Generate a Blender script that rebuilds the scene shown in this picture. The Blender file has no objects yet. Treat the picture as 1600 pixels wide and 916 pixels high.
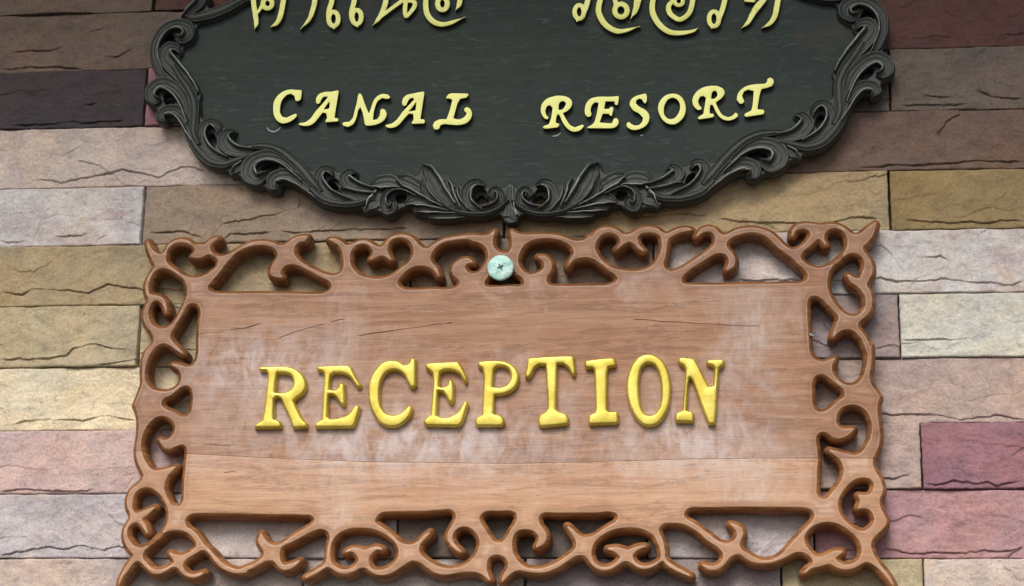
import bpy, math, random
import numpy as np
from mathutils import Matrix, Vector
from mathutils.geometry import delaunay_2d_cdt

random.seed(4)
S = bpy.context.scene
COL = S.collection

# ---------------------------------------------------------------- camera
W, H, F = 1600.0, 916.0, 3200.0           # photograph size, focal length in its pixels
PITCH, YAW, ROLL = math.radians(17.0), math.radians(6.2), math.radians(0.97)
cr, sr, cp, sp, cy, sy = (math.cos(ROLL), math.sin(ROLL), math.cos(PITCH), math.sin(PITCH), math.cos(YAW), math.sin(YAW))

def ray(px, py):
    px = np.asarray(px, float); py = np.asarray(py, float)
    vx, vy, vz = (px - W / 2) / F, -(py - H / 2) / F, -np.ones_like(px)
    vx, vy = cr * vx - sr * vy, sr * vx + cr * vy
    ax, ay, az = vx, -vz, vy
    ay, az = cp * ay - sp * az, sp * ay + cp * az
    ax, ay = cy * ax - sy * ay, sy * ax + cy * ay
    return ax, ay, az

def unit_ray(px, py):
    a = ray(px, py)
    return a[0] / a[1], a[2] / a[1]

_za = unit_ray(105, 200.5)[1] - unit_ray(105, 872.5)[1]
DIST = 0.7 / _za                          # seven courses of 10 cm stone
CAMZ = 1.55

def at(px, py, depth=0.0):
    """point of the vertical plane `depth` metres in front of the wall seen at a photograph pixel -> X, Z"""
    u, v = unit_ray(px, py)
    d = DIST - depth
    return u * d, v * d + CAMZ

cam_d = bpy.data.cameras.new('camera')
cam = bpy.data.objects.new('camera', cam_d); COL.objects.link(cam)
cam_d.sensor_width = 36.0; cam_d.lens = 36.0 * F / W
cam_d.clip_start = 0.05; cam_d.clip_end = 500
Rr = Matrix(((cr, -sr, 0), (sr, cr, 0), (0, 0, 1)))
Rb = Matrix(((1, 0, 0), (0, 0, -1), (0, 1, 0)))
Rp = Matrix(((1, 0, 0), (0, cp, -sp), (0, sp, cp)))
Ry = Matrix(((cy, -sy, 0), (sy, cy, 0), (0, 0, 1)))
cam.matrix_world = Matrix.Translation((0, -DIST, CAMZ)) @ (Ry @ Rp @ Rb @ Rr).to_4x4()
S.camera = cam

# ---------------------------------------------------------------- sky, sun, exposure
SUN_EL, SUN_AZ = math.radians(44), math.radians(192)    # azimuth: direction (sin, cos)
world = bpy.data.worlds.new('World'); S.world = world; world.use_nodes = True
wn = world.node_tree; wn.nodes.clear()
sky = wn.nodes.new('ShaderNodeTexSky'); sky.sky_type = 'NISHITA'; sky.sun_disc = False
sky.sun_elevation = SUN_EL; sky.sun_rotation = SUN_AZ
sky.air_density = 1.0; sky.dust_density = 4.0; sky.ozone_density = 1.0
hsv = wn.nodes.new('ShaderNodeHueSaturation'); hsv.inputs['Saturation'].default_value = 0.25
bg = wn.nodes.new('ShaderNodeBackground'); bg.inputs['Strength'].default_value = 0.068
wo = wn.nodes.new('ShaderNodeOutputWorld')
wn.links.new(sky.outputs[0], hsv.inputs['Color']); wn.links.new(hsv.outputs[0], bg.inputs['Color'])
wn.links.new(bg.outputs[0], wo.inputs['Surface'])
sun_d = bpy.data.lights.new('sun', 'SUN'); sun_d.energy = 1.45; sun_d.angle = math.radians(32); sun_d.color = (1.0, 0.95, 0.87)
sun = bpy.data.objects.new('sun', sun_d); COL.objects.link(sun)
sdir = Vector((math.sin(SUN_AZ) * math.cos(SUN_EL), math.cos(SUN_AZ) * math.cos(SUN_EL), math.sin(SUN_EL)))
sun.rotation_euler = sdir.to_track_quat('Z', 'Y').to_euler(); sun.location = sdir * 12
vs = S.view_settings
vs.view_transform = 'Standard'; vs.look = 'None'; vs.exposure = 0.98; vs.gamma = 1.0; vs.use_curve_mapping = False
S.render.engine = 'CYCLES'

# ---------------------------------------------------------------- small helpers
def tag(o, label=None, cat=None, group=None, kind=None):
    if label: o['label'] = label
    if cat: o['category'] = cat
    if group: o['group'] = group
    if kind: o['kind'] = kind
    return o

def empty(name, loc):
    o = bpy.data.objects.new(name, None); COL.objects.link(o); o.location = loc; o.empty_display_size = 0.05
    return o

def mesh_obj(name, V, faces, mats, parent=None, smooth=True, sharp=35, fmat=None, attrs=None, origin=None):
    """V: (n,3) world coordinates; faces: list of tuples or (m,k) array"""
    V = np.asarray(V, float)
    c = np.array(origin if origin is not None else (V.min(0) + V.max(0)) / 2)
    me = bpy.data.meshes.new(name)
    me.from_pydata((V - c).tolist(), [], faces.tolist() if hasattr(faces, 'tolist') else faces)
    for m in (mats if isinstance(mats, (list, tuple)) else [mats]): me.materials.append(m)
    if fmat is not None: me.polygons.foreach_set('material_index', np.asarray(fmat, np.int32))
    if smooth:
        me.polygons.foreach_set('use_smooth', np.ones(len(me.polygons), bool))
        if sharp: me.set_sharp_from_angle(angle=math.radians(sharp))
    for k, v in (attrs or {}).items():
        a = me.attributes.new(k, 'FLOAT', 'POINT'); a.data.foreach_set('value', np.asarray(v, np.float32))
    me.update()
    o = bpy.data.objects.new(name, me); COL.objects.link(o)
    if parent is not None:
        o.parent = parent
        pl = Vector((0, 0, 0)); p = parent
        while p is not None: pl += p.location; p = p.parent
        o.location = Vector(c) - pl
    else:
        o.location = c
    return o

_rng = np.random.default_rng(11)
def vnoise(x, y, seed):
    """smooth value noise on arrays, range about -1..1"""
    xi = np.floor(x).astype(int); yi = np.floor(y).astype(int)
    fx = x - xi; fy = y - yi
    fx = fx * fx * fx * (fx * (fx * 6 - 15) + 10); fy = fy * fy * fy * (fy * (fy * 6 - 15) + 10)
    def h(a, b):
        n = (a.astype(np.int64) * 374761393 + b.astype(np.int64) * 668265263 + seed * 1442695041) & 0x7fffffff
        n = ((n ^ (n >> 13)) * 1274126177) & 0x7fffffff
        n = (n ^ (n >> 16)) & 0xffff
        return n / 32767.5 - 1.0
    a = h(xi, yi) * (1 - fx) + h(xi + 1, yi) * fx
    b = h(xi, yi + 1) * (1 - fx) + h(xi + 1, yi + 1) * fx
    return a * (1 - fy) + b * fy

def fbm(x, y, seed, octs=4, gain=0.5):
    s = 0; a = 1.0; t = 0
    for k in range(octs):
        s = s + a * vnoise(x * 2 ** k, y * 2 ** k, seed + 17 * k); t += a; a *= gain
    return s / t

# crops of the photograph that the outlines were traced in: origin x, y, scale
CR = dict(T1=(180, 330, 5.327), T2=(440, 330, 5.327), T3=(680, 330, 5.327), T4=(900, 330, 5.327), T5=(1120, 330, 5.327),
          L1=(180, 450, 8), L2=(180, 540, 8), L3=(180, 630, 8), L4=(180, 720, 8),
          R1=(1220, 440, 8), R2=(1220, 540, 8), R3=(1220, 630, 8), R4=(1220, 720, 8),
          B1=(170, 780, 6.667), B2=(370, 780, 6.667), B3=(560, 780, 6.667), B4=(720, 780, 6.667), B5=(880, 780, 6.667),
          B6=(1040, 780, 6.667), B7=(1190, 780, 6.667),
          O1=(190, 0, 6.667), O2=(190, 90, 6.667), O3=(260, 170, 6.667), O4=(400, 220, 6.667), O5=(560, 220, 6.667), O6=(720, 220, 6.667),
          P5=(380, 530, 6.4), P6=(560, 550, 6.545), P7=(720, 540, 6.545), P8=(900, 535, 6.108),
          C1=(410, 110, 8), C2=(570, 110, 8), C3=(830, 110, 8), C4=(1020, 110, 8),
          H1=(380, 0, 8), H2=(560, 0, 8), H3=(870, 0, 8), H4=(1050, 0, 8), PX=(0, 0, 1))

def px(*segs):
    """segments ('T1', [(x, y), (x, y, 1) ...]) -> photograph pixels and corner flags"""
    P = []; C = []
    for crop, pts in segs:
        ox, oy, s = CR[crop]
        for p in pts:
            P.append((ox + p[0] / s, oy + p[1] / s)); C.append(len(p) > 2)
    return np.array(P), np.array(C)

def smooth_closed(P, C, step, auto=None):
    """closed Hermite curve through P, straight tangents at corners; auto: turning angle (degrees) that makes a corner"""
    keep = []
    for i in range(len(P)):
        if keep and np.linalg.norm(P[i] - P[keep[-1]]) < 1.3 * MMUNIT:
            if C[i]: keep[-1] = i
            continue
        keep.append(i)
    if np.linalg.norm(P[keep[0]] - P[keep[-1]]) < 1.3 * MMUNIT: keep.pop()
    P = P[keep]; C = C[keep].copy()
    n = len(P); out = []
    D = np.roll(P, -1, 0) - P; LN = np.linalg.norm(D, axis=1)
    if auto:
        a = np.arctan2(D[:, 1], D[:, 0]); t = np.abs((a - np.roll(a, 1) + math.pi) % (2 * math.pi) - math.pi)
        C |= t > math.radians(auto)
    for i in range(n):
        p1, p2 = P[i], P[(i + 1) % n]
        L = LN[i]; L0 = LN[i - 1]; L2 = LN[(i + 1) % n]
        def tan(da, la, db, lb): return (da / la * lb + db / lb * la) / (la + lb)
        m1 = D[i] if C[i] else tan(D[i - 1], L0, D[i], L) * min(L, 1.6 * L0)
        m2 = D[i] if C[(i + 1) % n] else tan(D[i], L, D[(i + 1) % n], L2) * min(L, 1.6 * L2)
        k = max(1, int(L / step)); t = (np.arange(k) / k)[:, None]
        h = 2 * t**3 - 3 * t**2 + 1, t**3 - 2 * t**2 + t, -2 * t**3 + 3 * t**2, t**3 - t**2
        out.append(h[0] * p1 + h[1] * m1 + h[2] * p2 + h[3] * m2)
    return np.concatenate(out)
MMUNIT = 1.0

def smooth_open(P, Wd, n):
    """open Catmull-Rom spine with a width at every point, n samples"""
    P = np.array(P, float); Wd = np.array(Wd, float)
    Q = np.vstack([2 * P[0] - P[1], P, 2 * P[-1] - P[-2]])
    seg = np.linalg.norm(np.diff(P, axis=0), axis=1); cum = np.r_[0, np.cumsum(seg)]
    out = []; ow = []
    for s in np.linspace(0, cum[-1] * 0.9999, n):
        i = min(len(seg) - 1, np.searchsorted(cum, s, 'right') - 1); t = (s - cum[i]) / seg[i]
        a, b, c, d = Q[i], Q[i + 1], Q[i + 2], Q[i + 3]
        out.append(0.5 * (2 * b + (c - a) * t + (2 * a - 5 * b + 4 * c - d) * t * t + (3 * b - a - 3 * c + d) * t**3))
        tt = t * t * (3 - 2 * t); ow.append(Wd[i] * (1 - tt) + Wd[i + 1] * tt)
    return np.array(out), np.array(ow)

# ---------------------------------------------------------------- signed distance fields and relief solids
class Field:
    """distance grid in millimetres over a rectangle of the wall (X, Z in metres)"""
    def __init__(self, lo, hi, res, pad):
        self.res = res; self.lo = np.array(lo) * 1000 - pad; self.pad = pad
        sz = (np.array(hi) * 1000 + pad - self.lo) / res
        self.nx, self.ny = int(sz[0]) + 2, int(sz[1]) + 2
        self.gx = self.lo[0] + np.arange(self.nx) * res; self.gz = self.lo[1] + np.arange(self.ny) * res
    def dist(self, P, closed=True, reach=None):
        """unsigned distance to a polyline (mm points), cut at reach"""
        reach = reach or self.pad
        D = np.full((self.ny, self.nx), float(reach))
        Q = np.roll(P, -1, 0) if closed else P[1:]
        for a, b in zip(P if closed else P[:-1], Q):
            self._seg(D, a, b, 0, 0, reach)
        return D
    def _win(self, a, b, r):
        lo = np.minimum(a, b) - r; hi = np.maximum(a, b) + r
        i0 = max(0, int((lo[0] - self.lo[0]) / self.res)); i1 = min(self.nx, int((hi[0] - self.lo[0]) / self.res) + 2)
        j0 = max(0, int((lo[1] - self.lo[1]) / self.res)); j1 = min(self.ny, int((hi[1] - self.lo[1]) / self.res) + 2)
        return i0, i1, j0, j1
    def _seg(self, D, a, b, ra, rb, reach):
        i0, i1, j0, j1 = self._win(a, b, reach + max(ra, rb))
        if i1 <= i0 or j1 <= j0: return
        x = self.gx[None, i0:i1] - a[0]; z = self.gz[j0:j1, None] - a[1]
        d = b - a; L = d @ d
        t = np.clip((x * d[0] + z * d[1]) / (L + 1e-12), 0, 1)
        e = np.hypot(x - t * d[0], z - t * d[1]) - (ra + (rb - ra) * t)
        np.minimum(D[j0:j1, i0:i1], e, out=D[j0:j1, i0:i1])
    def inside(self, P):
        T = np.zeros((self.ny, self.nx + 1), np.int32)
        Q = np.roll(P, -1, 0)
        for (x0, z0), (x1, z1) in zip(P, Q):
            if z0 == z1: continue
            if z0 > z1: x0, z0, x1, z1 = x1, z1, x0, z0
            j0 = int(math.ceil((z0 - self.lo[1]) / self.res)); j1 = int(math.ceil((z1 - self.lo[1]) / self.res))
            j = np.arange(max(0, j0), min(self.ny, j1))
            if not len(j): continue
            x = x0 + (self.lo[1] + j * self.res - z0) / (z1 - z0) * (x1 - x0)
            i = np.clip(np.ceil((x - self.lo[0]) / self.res).astype(int), 0, self.nx)
            T[j, i] += 1
        return (np.cumsum(T, 1)[:, :-1] % 2) == 1
    def poly(self, P, reach=None):
        d = self.dist(P, True, reach)
        return np.where(self.inside(P), d, -d)
    def strokes(self, lists):
        """union of tapered strokes [(points mm, radii mm)] -> signed distance, inside positive"""
        D = np.full((self.ny, self.nx), float(self.pad))
        for P, r in lists:
            for k in range(len(P) - 1): self._seg(D, P[k], P[k + 1], r[k], r[k + 1], self.pad)
        return -D
    def sample(self, D, x, z):
        fx = np.clip((x - self.lo[0]) / self.res, 0, self.nx - 1.001); fz = np.clip((z - self.lo[1]) / self.res, 0, self.ny - 1.001)
        i = fx.astype(int); j = fz.astype(int); fx = fx - i; fz = fz - j
        return (D[j, i] * (1 - fx) + D[j, i + 1] * fx) * (1 - fz) + (D[j + 1, i] * (1 - fx) + D[j + 1, i + 1] * fx) * fz

def contours(fl, D, level, maxlen):
    """closed contour loops of D at level, thinned where they run straight"""
    A = D - level + 1e-7
    inside = A > 0
    hx = inside[:, :-1] != inside[:, 1:]; vx = inside[:-1] != inside[1:]
    nx = fl.nx
    def hid(j, i): return (j * nx + i) * 2
    def vid(j, i): return (j * nx + i) * 2 + 1
    pos = {}
    j, i = np.nonzero(hx); t = A[j, i] / (A[j, i] - A[j, i + 1])
    for a, b, c, d in zip(((j * nx + i) * 2).tolist(), fl.gx[i] + t * fl.res, fl.gz[j], t): pos[a] = (b, c)
    j, i = np.nonzero(vx); t = A[j, i] / (A[j, i] - A[j + 1, i])
    for a, b, c in zip(((j * nx + i) * 2 + 1).tolist(), fl.gx[i], fl.gz[j] + t * fl.res): pos[a] = (b, c)
    cell = hx[:-1] | hx[1:] | vx[:, :-1] | vx[:, 1:]
    link = {}
    for j, i in zip(*[q.tolist() for q in np.nonzero(cell)]):
        e = []
        if hx[j, i]: e.append(hid(j, i))
        if vx[j, i + 1]: e.append(vid(j, i + 1))
        if hx[j + 1, i]: e.append(hid(j + 1, i))
        if vx[j, i]: e.append(vid(j, i))
        if len(e) == 2: prs = [(e[0], e[1])]
        elif len(e) == 4:
            if inside[j, i] == (A[j, i] + A[j, i + 1] + A[j + 1, i] + A[j + 1, i + 1] > 0): prs = [(e[0], e[1]), (e[2], e[3])]
            else: prs = [(e[0], e[3]), (e[1], e[2])]
        else: continue
        for a, b in prs:
            link.setdefault(a, []).append(b); link.setdefault(b, []).append(a)
    loops = []; seen = set()
    for s in link:
        if s in seen: continue
        lp = [s]; seen.add(s); cur = s
        while True:
            nxt = [k for k in link[cur] if k not in seen]
            if not nxt: break
            cur = nxt[0]; seen.add(cur); lp.append(cur)
        if len(lp) < 8: continue
        P = np.array([pos[k] for k in lp])
        for _ in range(2): P = 0.5 * P + 0.25 * (np.roll(P, 1, 0) + np.roll(P, -1, 0))
        keep = [0]; acc = 0.0; ln = 0.0; d = np.roll(P, -1, 0) - P
        ang = np.arctan2(d[:, 1], d[:, 0]); seg = np.hypot(d[:, 0], d[:, 1])
        for k in range(1, len(P)):
            da = (ang[k] - ang[k - 1] + math.pi) % (2 * math.pi) - math.pi
            acc += da; ln += seg[k - 1]
            if abs(acc) > 0.2 or ln > maxlen: keep.append(k); acc = 0; ln = 0
        if len(keep) >= 4: loops.append(P[keep])
    return loops

def relief(name, fl, D, levels, zback, mats, parent, maxlen=4.0, wall_mat=0, sharp=40, cut=None, wear_glint=None, jitter=0.0):
    """solid whose front height follows the distance field: levels [(d mm, height m)] outermost first, walls back to zback.
    cut: polyline in mm; the solid is then split in two along it (above, below)."""
    V = []; Z = []; WR = []; E = []
    for d, z in levels:
        for lp in contours(fl, D, d, maxlen):
            b = len(V); n = len(lp)
            V += lp.tolist(); Z += [z] * n; WR += [1.0 if wear_glint is not None and abs(d - wear_glint) < 1e-6 else 0.0] * n
            E += [(b + k, b + (k + 1) % n) for k in range(n)]
    if cut is not None:
        b = len(V); V += cut.tolist(); E += [(b + k, b + k + 1) for k in range(len(cut) - 1)]
        Z += [None] * len(cut); WR += [0.0] * len(cut)
    vo, eo, fo, ov, oe, of = delaunay_2d_cdt([Vector(v) for v in V], E, [], 0, 1e-5)
    P = np.array([(v.x, v.y) for v in vo])
    ld = np.array([l[0] for l in levels]); lz = np.array([l[1] for l in levels])
    dd = fl.sample(D, P[:, 0], P[:, 1]); zz = np.interp(dd, ld, lz); wr = np.zeros(len(P))
    for k, src in enumerate(ov):
        for s in src:
            if s < len(Z) and Z[s] is not None: zz[k] = Z[s]; wr[k] = WR[s]
    dat = dd.copy()
    T = np.array([f for f in fo if len(f) == 3], int)
    cen = P[T].mean(1)
    T = T[fl.sample(D, cen[:, 0], cen[:, 1]) > ld[0] - 0.02]
    if jitter: zz = zz + jitter * fbm(P[:, 0] / 25, P[:, 1] / 25, 5, 2) * (zz > lz[0] + 1e-6)
    parts = [T]
    if cut is not None:
        c = P[T].mean(1); up = c[:, 1] > np.interp(c[:, 0], cut[:, 0], cut[:, 1])
        parts = [T[up], T[~up]]
    objs = []
    for q, tri in enumerate(parts):
        used, inv = np.unique(tri.ravel(), return_inverse=True); tri = inv.reshape(-1, 3)
        p = P[used].copy(); z = zz[used]
        if cut is not None:
            on = np.abs(p[:, 1] - np.interp(p[:, 0], cut[:, 0], cut[:, 1])) < 0.02
            p[on, 1] += 0.28 if q == 0 else -0.28
        cnt = {}
        for t in tri.tolist():
            for a, b in ((t[0], t[1]), (t[1], t[2]), (t[2], t[0])): cnt[(a, b)] = 1
        bd = [(a, b) for (a, b) in cnt if (b, a) not in cnt]
        n = len(p)
        front = np.c_[p[:, 0] / 1000, -z, p[:, 1] / 1000]
        bv = sorted({a for e in bd for a in e}); idx = {a: n + k for k, a in enumerate(bv)}
        back = front[bv].copy(); back[:, 1] = -zback
        faces = [tuple(t) for t in tri.tolist()]; fm = [0] * len(faces)
        for a, b in bd:
            faces.append((b, a, idx[a], idx[b])); fm.append(wall_mat)
        at_ = {'rim': np.r_[dat[used], np.full(len(bv), -9.0)], 'wear_glint': np.r_[wr[used], np.zeros(len(bv))]}
        m = mats[q] if cut is not None else mats
        objs.append(mesh_obj(name, np.vstack([front, back]), faces, m, parent, True, sharp, fm, at_))
    return objs if cut is not None else objs[0]

def to_mm(Ppx, depth):
    X, Z = at(Ppx[:, 0], Ppx[:, 1], depth)
    return np.c_[X, Z] * 1000

# ---------------------------------------------------------------- materials
class NT:
    def __init__(self, name):
        self.m = bpy.data.materials.new(name); self.m.use_nodes = True
        self.t = self.m.node_tree; self.t.nodes.clear()
        self.out = self.t.nodes.new('ShaderNodeOutputMaterial'); self.b = self.t.nodes.new('ShaderNodeBsdfPrincipled')
        self.t.links.new(self.b.outputs[0], self.out.inputs[0])
    def n(self, typ, **kw):
        nd = self.t.nodes.new('ShaderNode' + typ)
        for k, v in kw.items():
            if k.startswith('i_'): self.set(nd.inputs[k[2:].replace('_', ' ')], v)
            elif k.startswith('x'): self.set(nd.inputs[int(k[1:])], v)
            else: setattr(nd, k, v)
        return nd
    def set(self, sock, v):
        if hasattr(v, 'is_output') or hasattr(v, 'links'): self.t.links.new(v, sock)
        else: sock.default_value = v
    def coords(self, scale=(1, 1, 1), per_object=True, rot=(0, 0, 0)):
        tc = self.n('TexCoord'); mp = self.n('Mapping')
        mp.inputs['Scale'].default_value = scale; mp.inputs['Rotation'].default_value = rot
        self.t.links.new(tc.outputs['Object'], mp.inputs[0])
        if per_object:
            oi = self.n('ObjectInfo'); ml = self.n('Math', operation='MULTIPLY', x0=oi.outputs['Random'], x1=37.0)
            self.t.links.new(ml.outputs[0], mp.inputs['Location'])
        return mp.outputs[0]
    def noise(self, vec, scale, detail=4, rough=0.55, dist=0.0):
        nd = self.n('TexNoise', i_Scale=scale, i_Detail=detail, i_Roughness=rough, i_Distortion=dist); self.set(nd.inputs['Vector'], vec)
        return nd.outputs[0]
    def ramp(self, fac, stops, interp='LINEAR'):
        r = self.n('ValToRGB'); r.color_ramp.interpolation = interp
        el = r.color_ramp.elements
        while len(el) < len(stops): el.new(0.5)
        for e, (p, c) in zip(el, stops):
            e.position = p; e.color = (*c, 1) if isinstance(c, (tuple, list)) else (c, c, c, 1)
        self.set(r.inputs[0], fac); return r.outputs[0]
    def mix(self, fac, a, b, mode='MIX'):
        m = self.n('Mix', data_type='RGBA', blend_type=mode)
        for s, v in ((m.inputs[0], fac), (m.inputs[6], a), (m.inputs[7], b)):
            if isinstance(v, (tuple, list)): v = (*v, 1)
            self.set(s, v)
        return m.outputs[2]
    def math(self, op, a, b=0.0, c=False):
        m = self.n('Math', operation=op, use_clamp=c, x0=a, x1=b); return m.outputs[0]
    def attr(self, name): return self.n('Attribute', attribute_name=name).outputs['Fac']
    def bump(self, h, strength, dist, prev=None):
        b = self.n('Bump', i_Strength=strength, i_Distance=dist); self.set(b.inputs['Height'], h)
        if prev is not None: self.set(b.inputs['Normal'], prev)
        return b.outputs[0]
    def done(self, color, rough, normal=None, spec=0.5, metal=0.0, coat=0.0, coat_rough=0.2):
        if isinstance(color, (tuple, list)): color = (*color, 1)
        self.set(self.b.inputs['Base Color'], color); self.set(self.b.inputs['Roughness'], rough)
        self.set(self.b.inputs['Specular IOR Level'], spec); self.set(self.b.inputs['Metallic'], metal)
        if coat: self.b.inputs['Coat Weight'].default_value = coat; self.b.inputs['Coat Roughness'].default_value = coat_rough
        if normal is not None: self.set(self.b.inputs['Normal'], normal)
        return self.m

def lin(r, g, b):
    return tuple((c / 255 / 12.92) if c <= 10 else ((c / 255 + 0.055) / 1.055) ** 2.4 for c in (r, g, b))

def stone_mat(name, c1, c2, c3, speck=0.6):
    m = NT(name); v = m.coords()
    big = m.noise(v, 7.0, 3, 0.55, 0.6); mid = m.noise(v, 28.0, 5, 0.6); fine = m.noise(v, 260.0, 3, 0.7)
    vs_ = m.coords((1, 1, 3.0)); vein = m.noise(vs_, 14.0, 5, 0.6, 1.2)
    col = m.mix(m.ramp(big, [(0.36, 0), (0.64, 1)]), c1, c2)
    col = m.mix(m.ramp(vein, [(0.5, 0), (0.68, 0.75)]), col, c3)
    col = m.mix(m.ramp(mid, [(0.40, 0.0), (0.66, 0.7)]), col, tuple(min(1, x * 1.22) for x in c1))
    blot = m.noise(m.coords((1, 1, 1.5)), 42.0, 6, 0.72, 0.5)
    col = m.mix(0.7, col, m.mix(1.0, col, m.ramp(blot, [(0.34, 0.70), (0.5, 1.0), (0.68, 1.14)]), 'MULTIPLY'))
    h1 = m.noise(v, 4.5, 4, 0.6, 0.8); h2 = m.noise(m.coords((1.3, 1, 1.8)), 9.0, 5, 0.65, 0.5)
    col = m.mix(m.ramp(h1, [(0.46, 0.0), (0.62, 0.8)]), col, m.mix(1.0, col, (1.10, 1.0, 0.88), 'MULTIPLY'))
    col = m.mix(m.ramp(h2, [(0.48, 0.0), (0.64, 0.75)]), col, m.mix(1.0, col, (0.82, 0.86, 0.94), 'MULTIPLY'))
    sp_ = m.ramp(fine, [(0.30, 0.62), (0.5, 1.0), (0.72, 1.22)])
    col = m.mix(speck, col, m.mix(1.0, col, sp_, 'MULTIPLY'))
    pit = m.ramp(m.noise(v, 90.0, 2, 0.5), [(0.2, 0.45), (0.3, 1.0)])
    col = m.mix(0.8, col, m.mix(1.0, col, pit, 'MULTIPLY'))
    white = m.ramp(m.noise(v, 95.0, 2, 0.5), [(0.775, 0.0), (0.80, 1.0)])
    col = m.mix(m.math('MULTIPLY', white, 0.55), col, (0.6, 0.57, 0.52))
    b1 = m.bump(m.noise(v, 70.0, 6, 0.68), 0.6, 0.003, m.bump(mid, 0.4, 0.004)); b2 = m.bump(fine, 0.7, 0.0013, b1)
    return m.done(col, 0.86, b2, 0.35)

def wood_mat(name, face, face2, sheen_haze, side, side2, pores, sheen_haze_amt, rough=0.42):
    m = NT(name)
    v = m.coords((1, 1, 1), False); vg = m.coords((1.2, 1, 22), False); vf = m.coords((7, 1, 190), False); vp = m.coords((16, 1, 150), False)
    vw = m.coords((1.0, 1, 9), False, (0, math.radians(7), 0))
    g = m.noise(vg, 4.0, 5, 0.6, 0.8); fg = m.noise(vf, 3.0, 3, 0.6); wv = m.noise(vw, 6.0, 6, 0.65, 1.6)
    c = m.mix(m.ramp(g, [(0.38, 0), (0.60, 1)]), face, face2)
    c = m.mix(m.ramp(m.noise(m.coords((2, 1, 6), False), 5.0, 5, 0.7, 0.8), [(0.5, 0.0), (0.66, 0.6)]), c, tuple(x * k for x, k in zip(face, (0.86, 0.74, 0.62))))
    c = m.mix(m.ramp(wv, [(0.52, 0.0), (0.60, 0.6), (0.63, 0.0)]), c, tuple(x * 0.5 for x in face))
    c = m.mix(0.35, c, m.mix(1.0, c, m.ramp(fg, [(0.35, 0.72), (0.6, 1.12)]), 'MULTIPLY'))
    hz = m.math('MULTIPLY', m.ramp(m.noise(v, 4.2, 7, 0.72, 0.6), [(0.50, 0), (0.68, 1)]), m.ramp(m.noise(m.coords((14, 1, 5), False), 8.0, 5, 0.75), [(0.3, 0.3), (0.62, 1)]))  # cloudy pale patches: varnish bloom with sky sheen painted in
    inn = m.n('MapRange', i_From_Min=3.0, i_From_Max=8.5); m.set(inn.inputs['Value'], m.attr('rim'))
    c = m.mix(m.math('MULTIPLY', m.math('MULTIPLY', hz, sheen_haze_amt), m.math('ADD', m.math('MULTIPLY', inn.outputs[0], 0.75), 0.25)), c, sheen_haze)
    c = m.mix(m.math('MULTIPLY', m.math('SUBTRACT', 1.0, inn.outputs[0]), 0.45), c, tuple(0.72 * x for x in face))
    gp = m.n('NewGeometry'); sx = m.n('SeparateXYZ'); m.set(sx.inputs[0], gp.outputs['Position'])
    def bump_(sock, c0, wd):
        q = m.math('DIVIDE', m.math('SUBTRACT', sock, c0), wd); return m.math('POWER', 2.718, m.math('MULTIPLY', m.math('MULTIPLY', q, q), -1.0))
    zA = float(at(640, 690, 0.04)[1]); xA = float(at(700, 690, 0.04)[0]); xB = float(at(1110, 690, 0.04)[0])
    sheen_scuff = m.math('MULTIPLY', bump_(sx.outputs[2], zA, 0.055), m.math('ADD', bump_(sx.outputs[0], xA - 0.06, 0.26), bump_(sx.outputs[0], xB - 0.02, 0.10), True))  # pale scuffing and low-sky sheen painted in around the letter bottoms
    sheen_scuff = m.math('ADD', sheen_scuff, m.math('MULTIPLY', bump_(sx.outputs[2], zA + 0.115, 0.06), bump_(sx.outputs[0], xA - 0.30, 0.11)), True)
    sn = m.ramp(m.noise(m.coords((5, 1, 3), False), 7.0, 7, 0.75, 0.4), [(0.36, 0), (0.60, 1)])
    c = m.mix(m.math('MULTIPLY', m.math('MULTIPLY', sheen_scuff, sn), 0.62), c, (0.66, 0.60, 0.62))
    pr = m.ramp(m.noise(vp, 5.0, 2, 0.5), [(0.66, 0.0), (0.71, 1.0)])
    c = m.mix(m.math('MULTIPLY', pr, pores), c, tuple(x * 0.25 for x in face))
    scr = m.ramp(m.noise(m.coords((60, 1, 24), False), 3.0, 3, 0.6), [(0.70, 0.0), (0.76, 1.0)])
    c = m.mix(m.math('MULTIPLY', scr, 0.35), c, (0.75, 0.66, 0.6))
    # varnished routed edges are redder than the bleached face, and the pale arris is rubbing plus an edge glint painted in
    rim = m.attr('rim'); wear_glint = m.attr('wear_glint')
    sd = m.mix(m.ramp(m.noise(m.coords((2.5, 2.5, 18), False), 7.0, 5, 0.65, 0.6), [(0.36, 0), (0.62, 1)]), tuple(0.8 * x for x in side), tuple(1.1 * x for x in side2))
    f = m.n('MapRange', i_From_Min=-1.5, i_From_Max=-0.3); m.set(f.inputs['Value'], rim)
    c = m.mix(f.outputs[0], sd, c)
    wq = m.math('MULTIPLY', m.math('POWER', wear_glint, 1.6), m.ramp(m.noise(v, 40.0, 4, 0.7), [(0.35, 0.08), (0.65, 0.55)]))
    c = m.mix(wq, c, (0.66, 0.47, 0.35))
    rg = m.math('ADD', m.math('MULTIPLY', m.noise(v, 18.0, 5, 0.6), 0.28), rough - 0.14)
    rg = m.math('ADD', rg, m.math('MULTIPLY', m.math('SUBTRACT', 1.0, f.outputs[0]), 0.10))
    ck = m.math('MULTIPLY', m.noise(v, 55.0, 4, 0.6), m.math('SUBTRACT', 1.0, f.outputs[0]))
    b1 = m.bump(fg, 0.18, 0.0015, m.bump(ck, 0.5, 0.004)); b2 = m.bump(pr, -0.25 * (pores + 0.2), 0.0015, b1); b3 = m.bump(wv, 0.15, 0.004, b2)
    return m.done(c, rg, b3, 0.36)

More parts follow.
